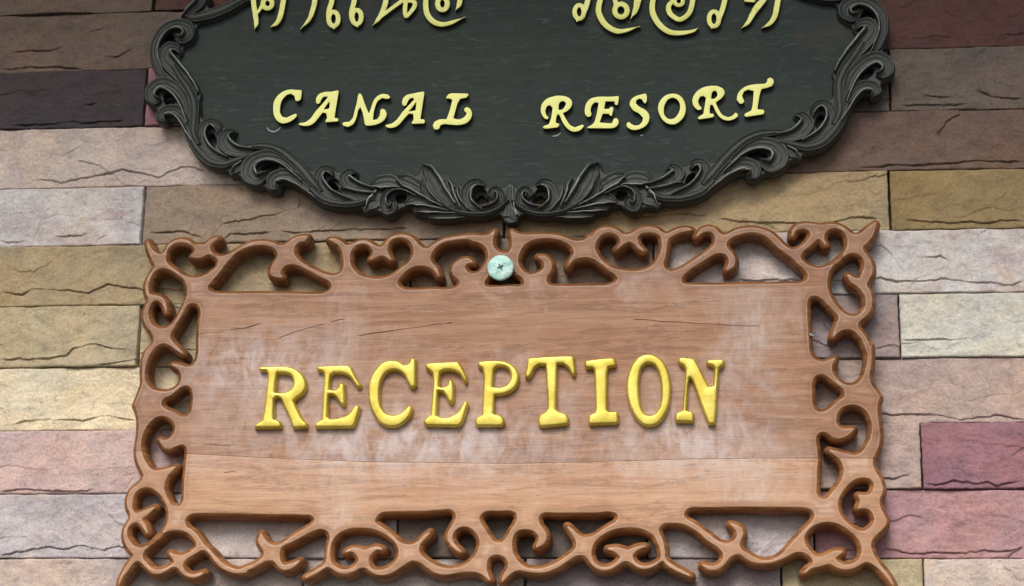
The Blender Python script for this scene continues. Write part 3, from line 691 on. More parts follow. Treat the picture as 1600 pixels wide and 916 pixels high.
HOLES = [
 [('T1', [(415, 370), (430, 315), (470, 272), (540, 252), (610, 264), (655, 292), (668, 322), (660, 345), (636, 374, 1), (685, 382), (725, 372), (770, 350), (820, 365), (862, 400), (855, 450),
          (800, 505), (740, 545), (660, 562), (570, 540), (500, 495), (440, 450), (415, 410)])],
 [('T1', [(765, 655), (762, 630), (805, 568), (865, 495), (925, 418), (985, 355), (1050, 312), (1125, 282), (1215, 272), (1290, 282), (1338, 310), (1358, 355), (1345, 400), (1315, 440), (1298, 490),
          (1300, 520), (1330, 540), (1382, 545, 1), (1366, 515), (1378, 480), (1410, 448), (1470, 432), (1530, 445)]),
  ('T2', [(250, 498), (340, 545), (405, 580), (425, 620), (400, 670), (350, 692), (200, 694), (0, 690)]),
  ('T1', [(1200, 690), (1000, 690), (860, 690), (800, 680)])],
 [('T2', [(560, 400), (565, 340), (600, 290), (660, 264), (720, 272), (758, 308), (765, 350), (740, 398, 1), (790, 372), (830, 360), (870, 372), (908, 400, 1), (882, 355), (872, 310), (900, 240), (960, 212),
          (1030, 217), (1080, 252), (1105, 310), (1100, 370), (1060, 430), (1000, 480), (920, 540), (830, 565), (740, 565), (660, 545), (600, 500), (570, 450)])],
 [('T2', [(1232, 395), (1242, 345), (1285, 288), (1355, 248), (1450, 230), (1560, 224)]),
  ('T3', [(300, 235), (385, 262), (435, 308), (448, 370), (430, 430), (385, 495), (325, 524), (268, 508), (238, 470), (255, 432), (308, 420, 1), (275, 398), (220, 402), (172, 432), (146, 475),
          (152, 520), (185, 552), (212, 588), (205, 620), (170, 642)]),
  ('T2', [(1400, 655), (1250, 654), (1100, 662), (1015, 655), (962, 620), (955, 590), (972, 555), (1010, 510), (1065, 468), (1130, 446), (1200, 450), (1258, 472), (1308, 538, 1), (1285, 475), (1248, 435)])],
 [('T3', [(400, 595), (415, 560), (470, 500), (545, 450), (620, 470), (690, 515), (740, 560), (748, 600), (720, 628), (600, 630), (440, 638), (408, 622)])],
 [('T3', [(682, 400), (700, 330), (740, 270), (800, 235), (900, 217), (1000, 222), (1090, 252), (1150, 300), (1162, 350), (1140, 388), (1102, 452, 1), (1150, 397), (1210, 378), (1270, 375), (1330, 395), (1380, 430),
          (1440, 480), (1500, 520), (1525, 560), (1510, 590), (1450, 617), (1200, 627), (1000, 628), (950, 620), (920, 590), (920, 550), (950, 500), (965, 450), (950, 410), (915, 380), (857, 374, 1),
          (895, 402), (915, 440), (900, 485), (850, 520), (790, 530), (730, 505), (690, 450)])],
 [('T4', [(148, 300), (165, 240), (215, 185), (275, 168), (335, 185), (370, 225), (375, 265), (338, 308, 1), (395, 268), (440, 243), (485, 262), (520, 300), (562, 327, 1), (515, 270), (503, 225), (530, 185), (590, 167),
          (660, 172), (705, 197), (722, 250), (718, 320), (690, 390), (640, 455), (570, 492), (480, 505), (380, 498), (290, 472), (220, 420), (165, 350)])],
 [('T4', [(868, 570), (880, 540), (935, 487), (1005, 437), (1085, 386), (1150, 350), (1210, 340), (1255, 358), (1278, 400), (1272, 450), (1258, 485, 1), (1300, 460), (1318, 410), (1300, 360), (1262, 320), (1245, 285),
          (1255, 245), (1300, 210), (1370, 182)]),
  ('T5', [(300, 168), (380, 185), (450, 230), (520, 300), (590, 350), (640, 390), (690, 440), (745, 490), (765, 530), (755, 575), (710, 600), (560, 607), (200, 614)]),
  ('T4', [(1100, 618), (960, 617), (890, 607)])],
 [('T5', [(690, 375), (705, 340), (760, 290), (810, 245), (850, 220), (882, 245), (908, 278, 1), (888, 225), (895, 180), (930, 145), (985, 133), (1045, 152), (1085, 200), (1095, 270), (1070, 340), (1010, 410), (930, 460),
          (850, 480), (770, 462), (715, 425)])],
 [('T5', [(912, 580), (930, 500), (985, 425), (1055, 368), (1125, 338), (1185, 352), (1228, 400), (1235, 460), (1212, 520), (1192, 566), (1150, 560), (1092, 528, 1), (1120, 580), (1185, 625), (1233, 690), (1248, 760), (1225, 830),
          (1160, 880), (1080, 868), (1000, 800), (940, 710)])],
 [('R1', [(325, 240), (350, 190), (420, 162), (495, 182), (560, 240), (640, 325), (715, 400), (738, 450), (715, 510), (690, 570), (652, 684, 1), (700, 630), (760, 595), (830, 580), (900, 595), (975, 655), (1040, 750), (1080, 860)]),
  ('R2', [(1098, 100), (1090, 200), (1068, 310), (1030, 410), (970, 475), (890, 505), (805, 497), (725, 450), (655, 375), (628, 305), (632, 235), (673, 158, 1), (600, 195), (530, 213), (455, 200), (390, 150), (352, 80)]),
  ('R1', [(340, 750), (325, 500)])],
 [('R2', [(382, 450), (420, 378), (490, 345), (560, 358), (640, 415), (730, 485), (795, 535), (812, 590), (800, 640), (730, 700), (640, 775), (560, 830), (480, 838), (415, 800), (388, 740), (380, 600)])],
 [('R3', [(682, 200), (700, 110), (765, 40), (850, 8), (950, 10), (1050, 60), (1112, 135), (1145, 235), (1148, 350), (1118, 470), (1060, 570), (990, 640), (920, 662), (840, 648), (740, 618), (607, 586, 1), (690, 645), (750, 700), (790, 790)]),
  ('R4', [(800, 120), (780, 210), (730, 300), (650, 400), (590, 470), (530, 492), (465, 460), (438, 400), (443, 250), (443, 100)]),
  ('R3', [(455, 700), (440, 560), (428, 440), (445, 390), (490, 350), (545, 345), (600, 370), (660, 415), (730, 428), (800, 408), (860, 368), (907, 320, 1), (840, 328), (770, 325), (710, 295)])],
 [('R4', [(702, 560), (715, 470), (760, 380), (825, 300), (900, 235), (980, 203), (1060, 197), (1135, 225), (1172, 285), (1170, 350), (1130, 412), (1060, 440), (978, 429, 1), (1003, 500), (972, 588, 1), (1040, 578), (1105, 595), (1155, 645),
          (1180, 720), (1165, 790), (1110, 850), (1040, 885), (965, 875), (880, 830), (800, 760), (735, 675)])],
 [('B7', [(437, 420), (445, 365), (485, 308), (545, 260), (625, 233), (720, 228), (812, 250), (900, 302), (978, 368), (1030, 440), (1050, 510), (1042, 580), (1008, 640), (950, 680), (880, 692), (815, 676), (770, 640), (760, 610), (800, 575), (838, 543, 1),
          (760, 545), (690, 580), (620, 605), (560, 598), (510, 555), (465, 500)])],
 [('B6', [(183, 165), (200, 112), (250, 78), (400, 72), (900, 68), (1300, 72), (1470, 80), (1540, 110), (1560, 165), (1540, 225), (1460, 305), (1400, 375), (1330, 450), (1260, 530), (1190, 598), (1110, 635), (1020, 642), (930, 618), (860, 575), (800, 540),
          (768, 500), (766, 450), (785, 400), (800, 355), (788, 310), (750, 280), (680, 258, 1), (728, 305), (752, 350), (740, 405), (695, 452), (630, 470), (565, 455), (480, 395), (390, 325), (290, 255), (205, 205)])],
 [('B5', [(285, 560), (292, 505), (325, 435), (385, 378), (465, 328), (565, 295), (680, 283), (790, 292), (880, 322), (945, 365), (983, 430), (1012, 500), (1025, 570), (1018, 625), (965, 666), (900, 696), (830, 702), (765, 678), (722, 630), (718, 575), (750, 535),
          (800, 505), (852, 490, 1), (780, 495), (720, 520), (680, 535), (630, 525), (560, 505), (465, 515, 1), (530, 535), (580, 570), (605, 600), (575, 645), (510, 693), (430, 713), (365, 698), (310, 650)])],
 [('B4', [(800, 215), (815, 160), (865, 130), (1000, 130), (1300, 128), (1450, 127)]),
  ('B5', [(400, 122), (510, 124), (570, 150), (582, 190), (550, 240), (480, 282), (400, 332), (340, 375), (265, 402), (190, 400), (140, 370), (95, 320), (42, 276, 1)]),
  ('B4', [(1150, 340), (1195, 400), (1210, 460), (1198, 520), (1138, 573), (1058, 633), (958, 690), (860, 726), (760, 732), (680, 718), (610, 670), (551, 590), (526, 500), (528, 420), (555, 350), (615, 312), (700, 305), (778, 332), (820, 385), (815, 440), (788, 494, 1),
          (850, 460), (882, 410), (880, 360), (850, 310), (820, 270)])],
 [('B4', [(185, 210), (200, 160), (250, 120), (400, 112), (530, 110), (585, 140), (595, 190), (570, 260), (530, 320), (490, 390), (450, 440), (400, 462), (340, 450), (290, 390), (240, 310), (200, 250)])],
 [('B3', [(163, 240), (180, 180), (235, 130), (320, 118), (700, 112), (860, 100), (965, 98), (1012, 135), (1022, 190), (1000, 245), (962, 305), (935, 360), (935, 410), (965, 465), (1010, 515), (1068, 547, 1), (1010, 490), (975, 440), (968, 395), (985, 340), (1030, 295),
          (1090, 275), (1160, 285), (1225, 335), (1262, 400), (1268, 475), (1240, 555), (1190, 630), (1120, 685), (1030, 724), (930, 730), (840, 710), (750, 666), (680, 616), (632, 560), (622, 510), (645, 450), (690, 405), (742, 340, 1), (680, 388), (625, 442), (570, 475),
          (500, 478), (430, 455), (370, 400), (290, 330), (205, 275)])],
 [('B2', [(962, 580), (968, 490), (1000, 405), (1060, 342), (1145, 302), (1230, 288)]),
  ('B3', [(20, 287), (150, 300), (255, 340), (335, 392), (392, 452), (425, 520), (425, 585), (395, 650), (340, 703), (265, 740), (190, 746), (125, 718), (98, 668), (100, 610), (140, 550), (190, 515), (249, 522, 1), (190, 500), (130, 515)]),
  ('B2', [(1345, 532), (1310, 530), (1250, 512), (1190, 515), (1130, 547, 1), (1200, 535), (1250, 570), (1275, 620), (1250, 678), (1190, 723), (1120, 743), (1050, 723), (1000, 688), (970, 650)])],
 [('B1', [(782, 225), (800, 180), (850, 145), (960, 135), (1450, 140)]),
  ('B2', [(300, 145), (690, 150), (775, 158), (818, 205), (795, 258), (700, 318), (600, 380), (515, 438), (450, 480), (400, 490), (345, 478), (290, 428), (249, 360, 1), (233, 440), (258, 490), (286, 535), (286, 585), (260, 623), (200, 670), (100, 710)]),
  ('B1', [(1340, 738), (1250, 713), (1170, 666), (1100, 593), (1040, 523), (990, 485), (955, 440), (915, 380), (860, 328), (802, 290)])],
 [('B1', [(342, 585), (362, 535), (430, 472), (500, 402), (570, 345), (645, 315), (740, 312), (825, 342), (885, 395), (918, 455), (915, 500), (860, 545), (790, 585), (710, 590), (632, 558, 1), (670, 615), (690, 650), (640, 695), (565, 733), (495, 743), (435, 718), (385, 663), (348, 625)])],
 [('L4', [(205, 520), (215, 440), (270, 362), (350, 325), (430, 322), (510, 362), (580, 430), (625, 500)]),
  ('B1', [(610, 60), (628, 140), (620, 225), (590, 305), (540, 375), (470, 435), (400, 492), (330, 512), (265, 495), (212, 440), (182, 375), (190, 300), (235, 243), (290, 228), (345, 268), (398, 350, 1), (372, 270), (335, 205), (400, 150), (471, 85, 1), (400, 112), (330, 142),
          (275, 152), (240, 110)])],
 [('L3', [(308, 530), (325, 420), (370, 310), (432, 220), (505, 163), (585, 145), (665, 168), (732, 222), (760, 300), (738, 380), (690, 440), (625, 472), (553, 455, 1), (600, 530), (650, 560), (720, 545), (790, 515), (850, 508), (898, 545), (905, 610), (892, 720), (885, 850)]),
  ('L4', [(872, 250), (864, 420), (855, 510), (815, 568), (750, 580), (695, 560), (650, 480), (615, 400), (598, 320), (615, 245), (655, 170)]),
  ('L3', [(745, 797, 1), (660, 825), (560, 850), (490, 855), (425, 815), (370, 735), (325, 630)])],
 [('L2', [(565, 700), (600, 650), (680, 610), (750, 560), (800, 518), (850, 490), (910, 490), (960, 530), (975, 600), (970, 760), (940, 860), (880, 900), (800, 890), (720, 840), (620, 800), (575, 760)])],
 [('L1', [(890, 205), (950, 175), (1020, 185), (1065, 240), (1075, 330), (1058, 450), (1050, 650), (1040, 850)]),
  ('L2', [(1035, 130), (1005, 220), (940, 270), (870, 272), (800, 245), (715, 236, 1), (790, 285), (830, 355), (835, 425), (800, 495), (735, 552), (650, 583), (560, 582), (470, 560), (400, 505), (362, 430), (358, 340), (372, 230), (405, 130), (455, 50)]),
  ('L1', [(560, 688), (630, 682), (700, 715), (760, 762), (845, 815, 1), (760, 735), (700, 670), (672, 610), (690, 540), (730, 480), (800, 370), (855, 265)])],
 [('T1', [(268, 640), (278, 580), (325, 495), (385, 465), (450, 478), (520, 518), (575, 565), (602, 620)]),
  ('L1', [(912, 30), (905, 90), (870, 190), (815, 300), (760, 400), (690, 480), (620, 515), (540, 512), (465, 475), (415, 400), (400, 320), (410, 250), (455, 170), (520, 140), (585, 180), (637, 303, 1), (622, 190), (580, 125), (500, 100), (440, 90)]),
  ('T1', [(310, 712), (280, 690)])],
]
sx0, sz0 = at(170, 925, T_FACE); sx1, sz1 = at(1420, 325, T_FACE)
sign = empty('reception_sign', (float(at(790, 630)[0]), -T_BACK, float(at(790, 640)[1])))
tag(sign, 'brown fretwork wooden board with large gold letters reading RECEPTION', 'sign')
fl = Field((sx0, sz0), (sx1, sz1), 0.8, 14)
def closed_mm(segs, depth, step=1.6, auto=None):
    P, C = px(*segs); return smooth_closed(to_mm(P, depth), C, step, auto)
OP = closed_mm(OUT, T_FACE)
dist = fl.dist(OP); ins = fl.inside(OP)
for hseg in HOLES:
    hp = closed_mm(hseg, T_FACE)
    np.minimum(dist, fl.dist(hp), out=dist); ins &= ~fl.inside(hp)
DS = np.where(ins, dist, -dist)
jp = to_mm(np.array([(150, 700), (294, 709), (430, 716), (572, 721.5), (800, 724.5), (950, 721), (1085, 717), (1275, 715.5), (1450, 717)], float), T_FACE)
jw = np.linspace(jp[0, 0], jp[-1, 0], 240)
cut = np.c_[jw, np.interp(jw, jp[:, 0], jp[:, 1])]
T = T_FACE
LV = [(-7.6, T - 0.0125), (-7.35, T - 0.0090), (-6.6, T - 0.0066), (-5.2, T - 0.0045), (-3.6, T - 0.0028), (-1.8, T - 0.0013), (0.0, T - 0.0001), (1.3, T), (9.0, T)]
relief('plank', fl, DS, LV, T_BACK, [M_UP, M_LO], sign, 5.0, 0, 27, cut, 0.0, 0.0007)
for o, l in zip([c for c in sign.children if c.name.startswith('plank')], ('wide upper plank with bleached varnish and painted pale sheen', 'narrow lower plank with open orange grain')):
    o['label'] = l

LET = [
 ('R', [('P5', [(152, 285), (165, 268, 1), (420, 262), (510, 285), (585, 335), (628, 405), (632, 480), (600, 545), (530, 600), (512, 618), (560, 720), (600, 795), (642, 835, 1), (640, 890, 1), (490, 895, 1), (475, 850), (450, 780), (405, 690), (365, 600), (335, 585), (312, 605),
                (310, 790), (365, 808), (388, 850), (380, 892, 1), (108, 895, 1), (103, 852), (180, 805), (200, 700), (212, 590), (235, 350), (222, 322), (168, 322), (150, 303)])],
  [[('P5', [(345, 345), (400, 345), (465, 365), (492, 420), (480, 480), (435, 515), (375, 528), (322, 522), (330, 440)])]]),
 ('E', [('P5', [(725, 283), (740, 260, 1), (1050, 253), (1082, 275), (1130, 370), (1182, 455), (1165, 490), (1130, 482), (1095, 430), (1055, 378), (1000, 350), (910, 345), (880, 365), (868, 495), (915, 500), (938, 478), (955, 432), (990, 425), (1020, 452), (1022, 650), (992, 672), (960, 645),
                (925, 590), (895, 565), (858, 562), (848, 768), (875, 790), (960, 778), (1040, 745), (1085, 690), (1112, 650), (1155, 655), (1172, 685), (1122, 850), (1095, 888, 1), (715, 892, 1), (703, 850), (720, 828), (775, 798), (800, 350), (785, 330), (738, 320)])], []),
 ('C', [('P6', [(345, 75), (420, 90), (470, 125), (500, 115), (530, 62), (562, 50), (592, 75), (592, 340), (562, 375), (520, 358), (490, 300), (465, 245), (420, 205), (360, 190), (300, 208), (250, 265), (225, 350), (220, 450), (240, 555), (290, 620), (350, 638), (410, 625), (460, 588), (510, 540), (537, 535),
                (557, 570), (540, 640), (480, 715), (400, 765), (310, 772), (220, 735), (150, 645), (105, 530), (93, 400), (108, 280), (160, 180), (240, 100)])], []),
 ('E', [('P6', [(675, 128), (690, 105, 1), (850, 95), (1020, 88), (1048, 120), (1112, 260), (1112, 300), (1085, 325), (1065, 285), (1030, 230), (980, 200), (875, 195), (842, 215), (828, 345), (868, 350), (900, 338), (922, 282), (945, 265), (972, 300), (972, 505), (950, 535), (920, 515), (885, 450), (858, 412),
                (818, 408), (808, 640), (860, 662), (940, 650), (1008, 608), (1048, 545), (1075, 495), (1112, 495), (1128, 530), (1062, 730), (1030, 765, 1), (688, 762, 1), (660, 725), (655, 698), (680, 670), (728, 638), (755, 300), (748, 220), (715, 192), (683, 165)])], []),
 ('P', [('P7', [(163, 178), (180, 152), (350, 142), (450, 153), (530, 190), (588, 260), (598, 340), (562, 430), (490, 485), (410, 508), (352, 512), (342, 688), (420, 710), (445, 745), (442, 800), (420, 830, 1), (160, 830, 1), (138, 790), (143, 738), (208, 702), (215, 520), (225, 300), (213, 240), (172, 215)])],
  [[('P7', [(350, 240), (375, 220), (430, 218), (475, 240), (502, 300), (492, 355), (455, 400), (390, 418), (330, 412), (338, 330)])]]),
 ('T', [('P7', [(672, 132), (700, 118), (1130, 96), (1163, 112), (1178, 275), (1168, 312), (1130, 305), (1090, 232), (1040, 192), (992, 192), (980, 640), (1002, 662), (1082, 690), (1108, 745), (1102, 800), (1080, 812), (820, 840), (790, 812), (783, 752), (798, 710), (858, 670), (878, 640), (858, 205), (800, 202), (762, 232),
                (722, 312), (690, 340), (652, 325), (648, 300), (662, 230)])], []),
 ('I', [('P8', [(78, 178), (95, 165), (350, 138), (377, 150), (388, 205), (382, 230), (312, 245), (302, 300), (302, 635), (322, 653), (392, 650), (408, 672), (408, 760), (390, 782), (130, 790), (113, 760), (118, 690), (168, 665), (178, 640), (168, 262), (148, 248), (95, 252), (78, 222)])], []),
 ('O', [('P8', [(690, 103), (760, 118), (830, 168), (880, 258), (907, 380), (907, 500), (887, 615), (842, 715), (782, 782), (710, 805), (640, 792), (578, 738), (520, 645), (484, 520), (476, 400), (498, 280), (548, 180), (610, 123)])],
  [[('P8', [(680, 205), (735, 215), (778, 280), (803, 380), (808, 480), (798, 580), (772, 645), (728, 685), (680, 685), (642, 648), (615, 560), (605, 450), (612, 320), (638, 235)])]]),
 ('N', [('P8', [(973, 148), (1000, 133), (1120, 143), (1145, 168), (1272, 412, 1), (1305, 408), (1318, 250), (1300, 228), (1258, 222), (1238, 200), (1240, 165), (1260, 158), (1400, 153), (1422, 170), (1417, 215), (1390, 235), (1368, 255), (1338, 740), (1332, 785, 1), (1262, 790, 1), (1245, 750), (1140, 470), (1102, 362), (1088, 345), (1078, 400),
                (1062, 640), (1112, 652), (1133, 680), (1128, 755), (1110, 768), (950, 762), (938, 728), (945, 668), (1010, 642), (1038, 255), (1025, 228), (985, 212), (968, 182)])], []),
]
def letter(name, outer, holes, zb, th, levels, mats, parent, wall_mat, maxlen=3.0, sharp=45):
    P, C = px(*outer); zf = zb + th
    A = smooth_closed(to_mm(P, zf), C, 1.0, 38)
    f = Field(A.min(0) / 1000, A.max(0) / 1000, 0.5, 5)
    d = f.dist(A, True, 12.0); i = f.inside(A)
    for hs in holes:
        hp = closed_mm(hs, zf, 1.0, 50); d = np.minimum(d, f.dist(hp, True, 12.0)); i &= ~f.inside(hp)
    return relief(name, f, np.where(i, d, -d), [(a, zb + b) for a, b in levels], zb, mats, parent, maxlen, wall_mat, sharp)
PIL = [(0.0, 0.0034), (0.5, 0.0066), (1.3, 0.0092), (2.3, 0.0110), (3.2, 0.0118), (4.2, 0.0120)]
for ch, o_, h_ in LET:
    q = letter('letter', o_, h_, T_FACE + 0.0002, 0.0115, PIL, [M_GOLD, M_GOLD], sign, 0)
    q['label'] = 'raised gold letter ' + ch

# small nail at the last letter, chips of pale paint
def strokes_obj(name, paths, depth, th, mats, parent, wall_mat=0, maxlen=3.0, round_=0.9, res=0.45, sharp=45):
    """paths: [(crop, [(x, y, half width) ...])] in crop pixels"""
    L = []
    for crop, pts in paths:
        ox, oy, s = CR[crop]
        P = np.array([(ox + p[0] / s, oy + p[1] / s) for p in pts]); w = np.array([p[2] / s for p in pts]) * MMPX
        if len(P) > 2: P, w = smooth_open(P, w, max(8, 5 * len(P)))
        L.append((to_mm(P, depth + th), w))
    allp = np.vstack([p for p, _ in L]); rm = max(w.max() for _, w in L)
    f = Field(allp.min(0) / 1000, allp.max(0) / 1000, res, rm + 3)
    D = f.strokes(L)
    return relief(name, f, D, [(0.35 * (th > 0.005), depth + th - 0.0011 * round_), (0.35 + 0.3 * (th > 0.005), depth + th - 0.0004 * round_), (1.0, depth + th)], depth, mats, parent, maxlen, wall_mat, sharp)
_a = to_mm(np.array([(700., 600.), (800., 600.)]), T_FACE); MMPX = float(np.linalg.norm(_a[1] - _a[0]) / 100)
strokes_obj('nail', [('P8', [(1050, 98, 3), (1056, 160, 4)])], T_FACE, 0.016, [M_STEEL], sign)
strokes_obj('paint_chip', [('PX', [(1266.5, 522.5, 2.0), (1270, 524.5, 1.6)])], T_FACE - 0.002, 0.003, [M_GLUE], sign)

M_CRACK = NT('crack_shadow_wood').done((0.11, 0.06, 0.038), 0.8)
for ck_ in ([(436, 528), (460, 519), (490, 511), (520, 502), (552, 494)], [(300, 522), (340, 519), (380, 512), (420, 502)], [(560, 524), (620, 515), (680, 507), (720, 501)],
            [(990, 499), (1060, 503), (1130, 507), (1225, 511)], [(296, 692), (330, 694), (376, 698)], [(350, 738), (362, 737), (378, 736)]):
    jj = random.Random(len(ck_) * 13 + ck_[0][0]); pts_ = []
    for k_ in range(len(ck_) - 1):
        for t_ in (0, 0.33, 0.66):
            pts_.append((ck_[k_][0] * (1 - t_) + ck_[k_ + 1][0] * t_, ck_[k_][1] * (1 - t_) + ck_[k_ + 1][1] * t_ + jj.uniform(-0.8, 0.8), jj.choice((0.04, 0.12, 0.2, 0.3, 0.42))))
    strokes_obj('crack', [('PX', pts_)], T_FACE, 0.0008, [M_CRACK], sign, 0, 2.0, 0.1, 0.25)

# screw head over the slot at the top of the board
def lathe(name, prof, center, mat, parent, seg=48, wob=0.0):
    """prof: (radius, height toward the viewer) in metres"""
    V = []; Fs = []
    for r, h in prof:
        for k in range(seg):
            a = 2 * math.pi * k / seg; rr = r * (1 + wob * math.sin(7 * a) * (r > 0.012))
            V.append((center[0] + rr * math.cos(a), center[1] - h, center[2] + rr * math.sin(a)))
    for i in range(len(prof) - 1):
        for k in range(seg):
            a, b = i * seg + k, i * seg + (k + 1) % seg
            Fs.append((a, b, b + seg, a + seg))
    Fs.append(tuple(range((len(prof) - 1) * seg, len(prof) * seg)))
    return mesh_obj(name, V, Fs, mat, parent, True, 35)
cx_, cz_ = at(782, 418, T_FACE + 0.006)
scr = lathe('screw', [(0.006, -0.046), (0.006, -0.003), (0.0188, -0.003), (0.0202, -0.001), (0.0203, 0.0006), (0.0196, 0.0022), (0.0180, 0.0032), (0.0160, 0.0036), (0.0140, 0.0040), (0.0122, 0.0046), (0.0105, 0.0044), (0.0088, 0.0048), (0.0070, 0.0052), (0.0050, 0.0050), (0.0032, 0.0050)],
            (float(cx_), -(T_FACE + 0.004), float(cz_)), M_MINT, sign, 56, 0.012)
for v_ in scr.data.vertices:
    n_ = fbm(np.array([v_.co.x * 260]), np.array([v_.co.z * 260]), 77, 3)[0]; r_ = math.hypot(v_.co.x, v_.co.z)
    if r_ > 0.003: v_.co.y -= 0.0011 * n_; v_.co.x *= 1 + 0.035 * n_; v_.co.z *= 1 + 0.035 * n_
scr['label'] = 'round pale mint screw cap'
for a in (0.5, 0.5 + math.pi / 2):
    dx, dz = 0.0046 * math.cos(a), 0.0046 * math.sin(a); nxx, nzz = -0.0010 * math.sin(a), 0.0010 * math.cos(a)
    y = -(T_FACE + 0.004 + 0.0062 + 0.0003 * (a > 1))
    V = [(cx_ + s1 * dx + s2 * nxx, y + q, cz_ + s1 * dz + s2 * nzz) for q in (0, 0.003) for s1, s2 in ((-1, -1), (1, -1), (1, 1), (-1, 1))]
    mesh_obj('cross_recess', V, [(0, 1, 2, 3), (4, 5, 1, 0), (5, 6, 2, 1), (6, 7, 3, 2), (7, 4, 0, 3)], M_STEEL, scr, False)

# ---------------------------------------------------------------- oval carved sign
Z0, ZP, ZB, ZR = 0.010, 0.023, 0.030, 0.047      # back, panel face, frame ground, carving top
oval = empty('oval_sign', (float(at(796, 60)[0]), -Z0, float(at(796, 100)[1])))
tag(oval, 'dark oval wooden board with carved leaf border and pale yellow Thai and English lettering', 'sign')
MID = [(796, -224), (650, -216), (520, -192), (430, -140), (396, -85), (386, -35), (364, 0), (330, 20), (292, 44), (266, 80), (270, 130), (285, 180), (322, 225), (380, 252), (440, 272), (500, 287), (560, 300), (640, 306), (720, 310), (796, 311)]
def mirror(P):
    P = np.asarray(P, float); d = 796.5 - P[:, 0]; a = np.clip(d, 0, None) / 534
    return np.c_[796.5 + d * (1 + 0.046 * a ** 1.5), P[:, 1] - 38 * a ** 2]
mid = np.array(MID, float); right = mirror(mid)[::-1][1:-1]
ring = np.vstack([mid, right])
top = np.vstack([mirror(mid[:6])[::-1], mid[1:6]])
pm = smooth_closed(to_mm(ring, ZP), np.zeros(len(ring), bool), 3.0)
fo = Field(pm.min(0) / 1000 - 0.05, pm.max(0) / 1000 + 0.05, 1.0, 12)
DP = fo.poly(pm)

